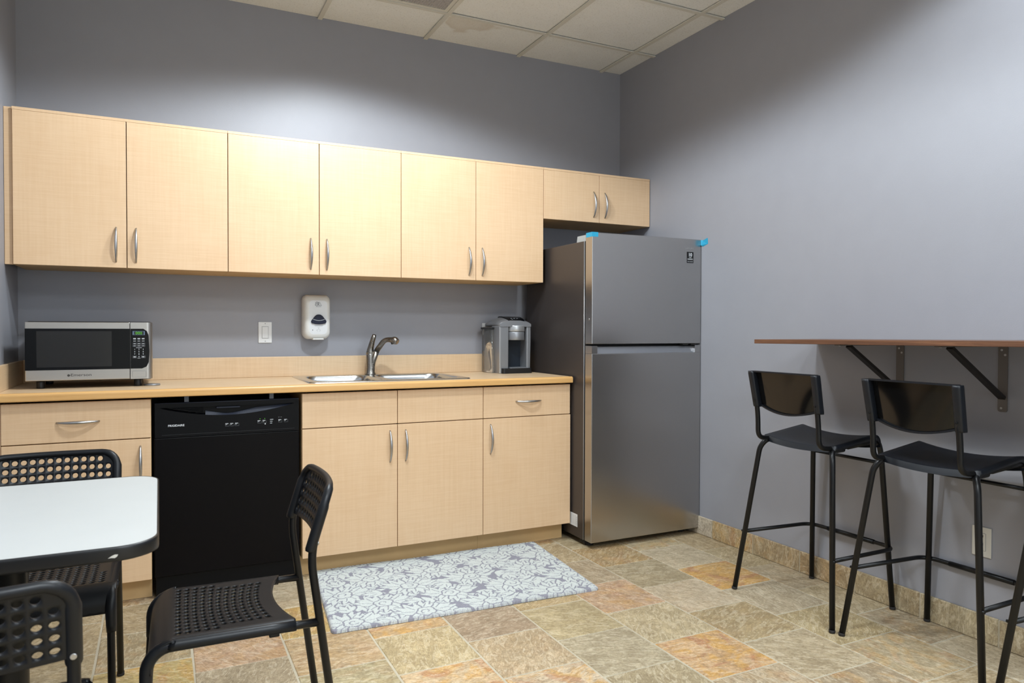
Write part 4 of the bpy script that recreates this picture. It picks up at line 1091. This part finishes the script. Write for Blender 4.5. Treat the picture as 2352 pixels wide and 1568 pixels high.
b = MB(); b.box((pc[0]-.2, pc[1]-.2, .7), (pc[0]+.2, pc[1]-.15, .7165)).box((pc[0]-.2, pc[1]+.15, .7), (pc[0]+.2, pc[1]+.2, .7165)).box((pc[0]-.03, pc[1]-.15, .7), (pc[0]+.03, pc[1]+.15, .7165)); b.build('top_plate', M['tube'], r)
b = MB(); b.tube([(pc[0], pc[1], z) for z in (.0005, .012, .024, .034)], [.215, .215, .12, .05], 36); b.build('base', M['tube'], r)

# ================================================================= BAR STOOLS
def make_stool():
    root = empty('bar_stool', (0, 0, 0))
    # ---- saddle seat
    N, K = 16, 26; HW = .19; bm = bmesh.new(); grid = []
    for j in range(K+1):
        s = j/K; row = []
        for i in range(N+1):
            t_ = -1+2*i/N
            L1 = .235
            d = s*.288
            if d < L1: y = -.115+d; z = .710+.034*(d/L1)
            else:
                a = min((d-L1)/.038, 1.45)
                y = .12+.038*math.sin(a); z = .744-.038*(1-math.cos(a))
            y -= .020*(1-t_*t_)*(1-s)*.9                              # rear edge bows out
            z -= .020*(1-t_*t_)*min(1, .55+.45*s)                      # dished across
            row.append(bm.verts.new((t_*HW, y, z)))
        grid.append(row)
    for A, Bv in zip(grid, grid[1:]):
        for i in range(N): bm.faces.new((A[i], A[i+1], Bv[i+1], Bv[i]))
    bmesh.ops.recalc_face_normals(bm, faces=bm.faces[:])
    if bm.faces[0].normal.z < 0: bmesh.ops.reverse_faces(bm, faces=bm.faces[:])
    top_edges = [e for e in bm.edges if e.is_boundary]
    ret = bmesh.ops.extrude_edge_only(bm, edges=top_edges)
    for v_ in [g for g in ret['geom'] if isinstance(g, bmesh.types.BMVert)]:
        v_.co.z -= .024; v_.co.x *= .985
    for f in bm.faces: f.smooth = True
    for e in bm.edges:
        if len(e.link_faces) == 2 and e.calc_face_angle(0) > .6: e.smooth = False
    bmesh.ops.solidify(bm, geom=bm.faces[:], thickness=.004)
    b = MB(); b.merge(bm); b.build('seat', M['stoolplastic'], root, recalc=False)
    # ---- backrest: two sleeves, recessed panel, rolled top and bottom lips
    def sl(z): return -.186-.030*(z-.845)/.155                       # lean of the uprights
    def xw(z): return .1655+.005*(z-.845)/.155
    b = MB()
    for sg in (-1, 1):
        rings = []
        for z in (.842, .848, .92, .99, 1.0):
            x = sg*xw(z); y = sl(z); w2, d2 = .0150, (.0125 if .845 < z < .995 else .011)
            rings.append([(x+px, y+py, z) for px, py in rrect(-w2, -d2, w2, d2+.008, .008, 3)])
        b.loft(rings)
    NN = 18
    def bow(t_, z): return .020*(1-t_*t_)*(1.0-.55*(1.0-z)/.155) if False else -.012*(1-t_*t_)
    rows = []
    for j in range(9):
        row = []
        for i in range(NN+1):
            t_ = -1+2*i/NN; zb = .852-.030*(1-t_*t_); z = zb+(1.0-zb)*j/8
            row.append((t_*(xw(z)-.012), sl(z)+.016+bow(t_, z)*(1-j/8)*1.3, z))
        rows.append(row)
    front = [[(x, y+.004, z) for x, y, z in rw] for rw in rows]
    b.mi = 1
    for R0, R1 in zip(rows, rows[1:]):
        for i in range(NN): b.quad([R0[i], R0[i+1], R1[i+1], R1[i]], True)
    b.mi = 0
    for R0, R1 in zip(front, front[1:]):
        for i in range(NN): b.quad([R0[i], R0[i+1], R1[i+1], R1[i]], True)
    # lips
    low = [(x, y-.009, z-.004) for x, y, z in rows[0]]
    rings = [[(x, y+dy, z+dz) for dy, dz in ((-.010, -.004), (-.010, .003), (.014, .003), (.014, -.004))] for x, y, z in rows[0]]
    b.loft(rings, smooth=False)
    rings = [[(x*1.07, y+dy, z+dz) for dy, dz in ((-.020, -.004), (-.020, .0015), (.005, .0015), (.005, -.004))] for x, y, z in rows[-1]]
    b.loft(rings, smooth=False)
    bmesh.ops.remove_doubles(b.bm, verts=b.bm.verts[:], dist=.00001)
    back = b.build('backrest', [M['stoolplastic'], M['stoolback']], root)
    for sg in (-1, 1):
        MB().cyl((sg*.163, sl(.873)-.0135, .873), .0045, -.0025, 'y', 10, .0008).build('screw', M['tube'], back)
    # ---- tubes
    for sg in (-1, 1):
        b = MB(); b.tube(fillet([(sg*.163, sl(.90), .90), (sg*.163, -.183, .80), (sg*.164, -.180, .705), (sg*.168, -.110, .697), (sg*.168, -.02, .703)], .038, 6), .0105, 14); b.build('back_upright', M['tube'], root)
        pts = fillet([(sg*.172, -.05, .692), (sg*.176, -.118, .690), (sg*.195, -.138, .655), (sg*.265, -.215, .002)], .045, 6)
        lg = MB().tube(pts, .0112, 14).build('leg', M['tube'], root)
        MB().cyl((sg*.265, -.2152, .0004), .0122, .012, 'z', 14, .002).build('foot_cap', M['gasket'], lg)
        pts = fillet([(sg*.170, -.02, .700), (sg*.172, .163, .716), (sg*.176, .178, .66), (sg*.210, .215, .002)], .045, 6)
        lg = MB().tube(pts, .0112, 14).build('leg', M['tube'], root)
        MB().cyl((sg*.210, .2152, .0004), .0122, .012, 'z', 14, .002).build('foot_cap', M['gasket'], lg)
    rl = MB().tube([(-.178, .182, .618), (.178, .182, .618)], .0075, 12).build('seat_rail', M['tube'], root)
    ft = fillet([(-.238, -.184, .268), (-.222, .215, .262), (.222, .215, .262), (.238, -.184, .268)], .06, 7)
    fr_ = MB().tube(ft, .0085, 12).build('footrest', M['tube'], root)
    MB().tube([(-.12, .215, .262), (.12, .215, .262)], .0102, 12).build('footrest_sleeve', M['tube'], fr_)
    for sg in (-1, 1): MB().cyl((sg*.238, -.186, .268), .005, sg*.014, 'x', 10).build('screw', M['tube'], fr_)
    return root
st = make_stool()
for i, ((x, y), lab) in enumerate([((-.2445, -1.864), 'black bar stool at the far end of the shelf, nearer the refrigerator'), ((-.232, -2.428), 'middle black bar stool, in front of the ivory outlet'), ((-.235, -3.0), 'black bar stool at the right edge of the photo, only its legs showing')]):
    s_ = st if i == 0 else copy_tree(st)
    s_.location = (x, y, 0); s_.rotation_euler = (0, 0, -PI/2); tag(s_, lab, 'bar stool', 'bar stools under the wall shelf')
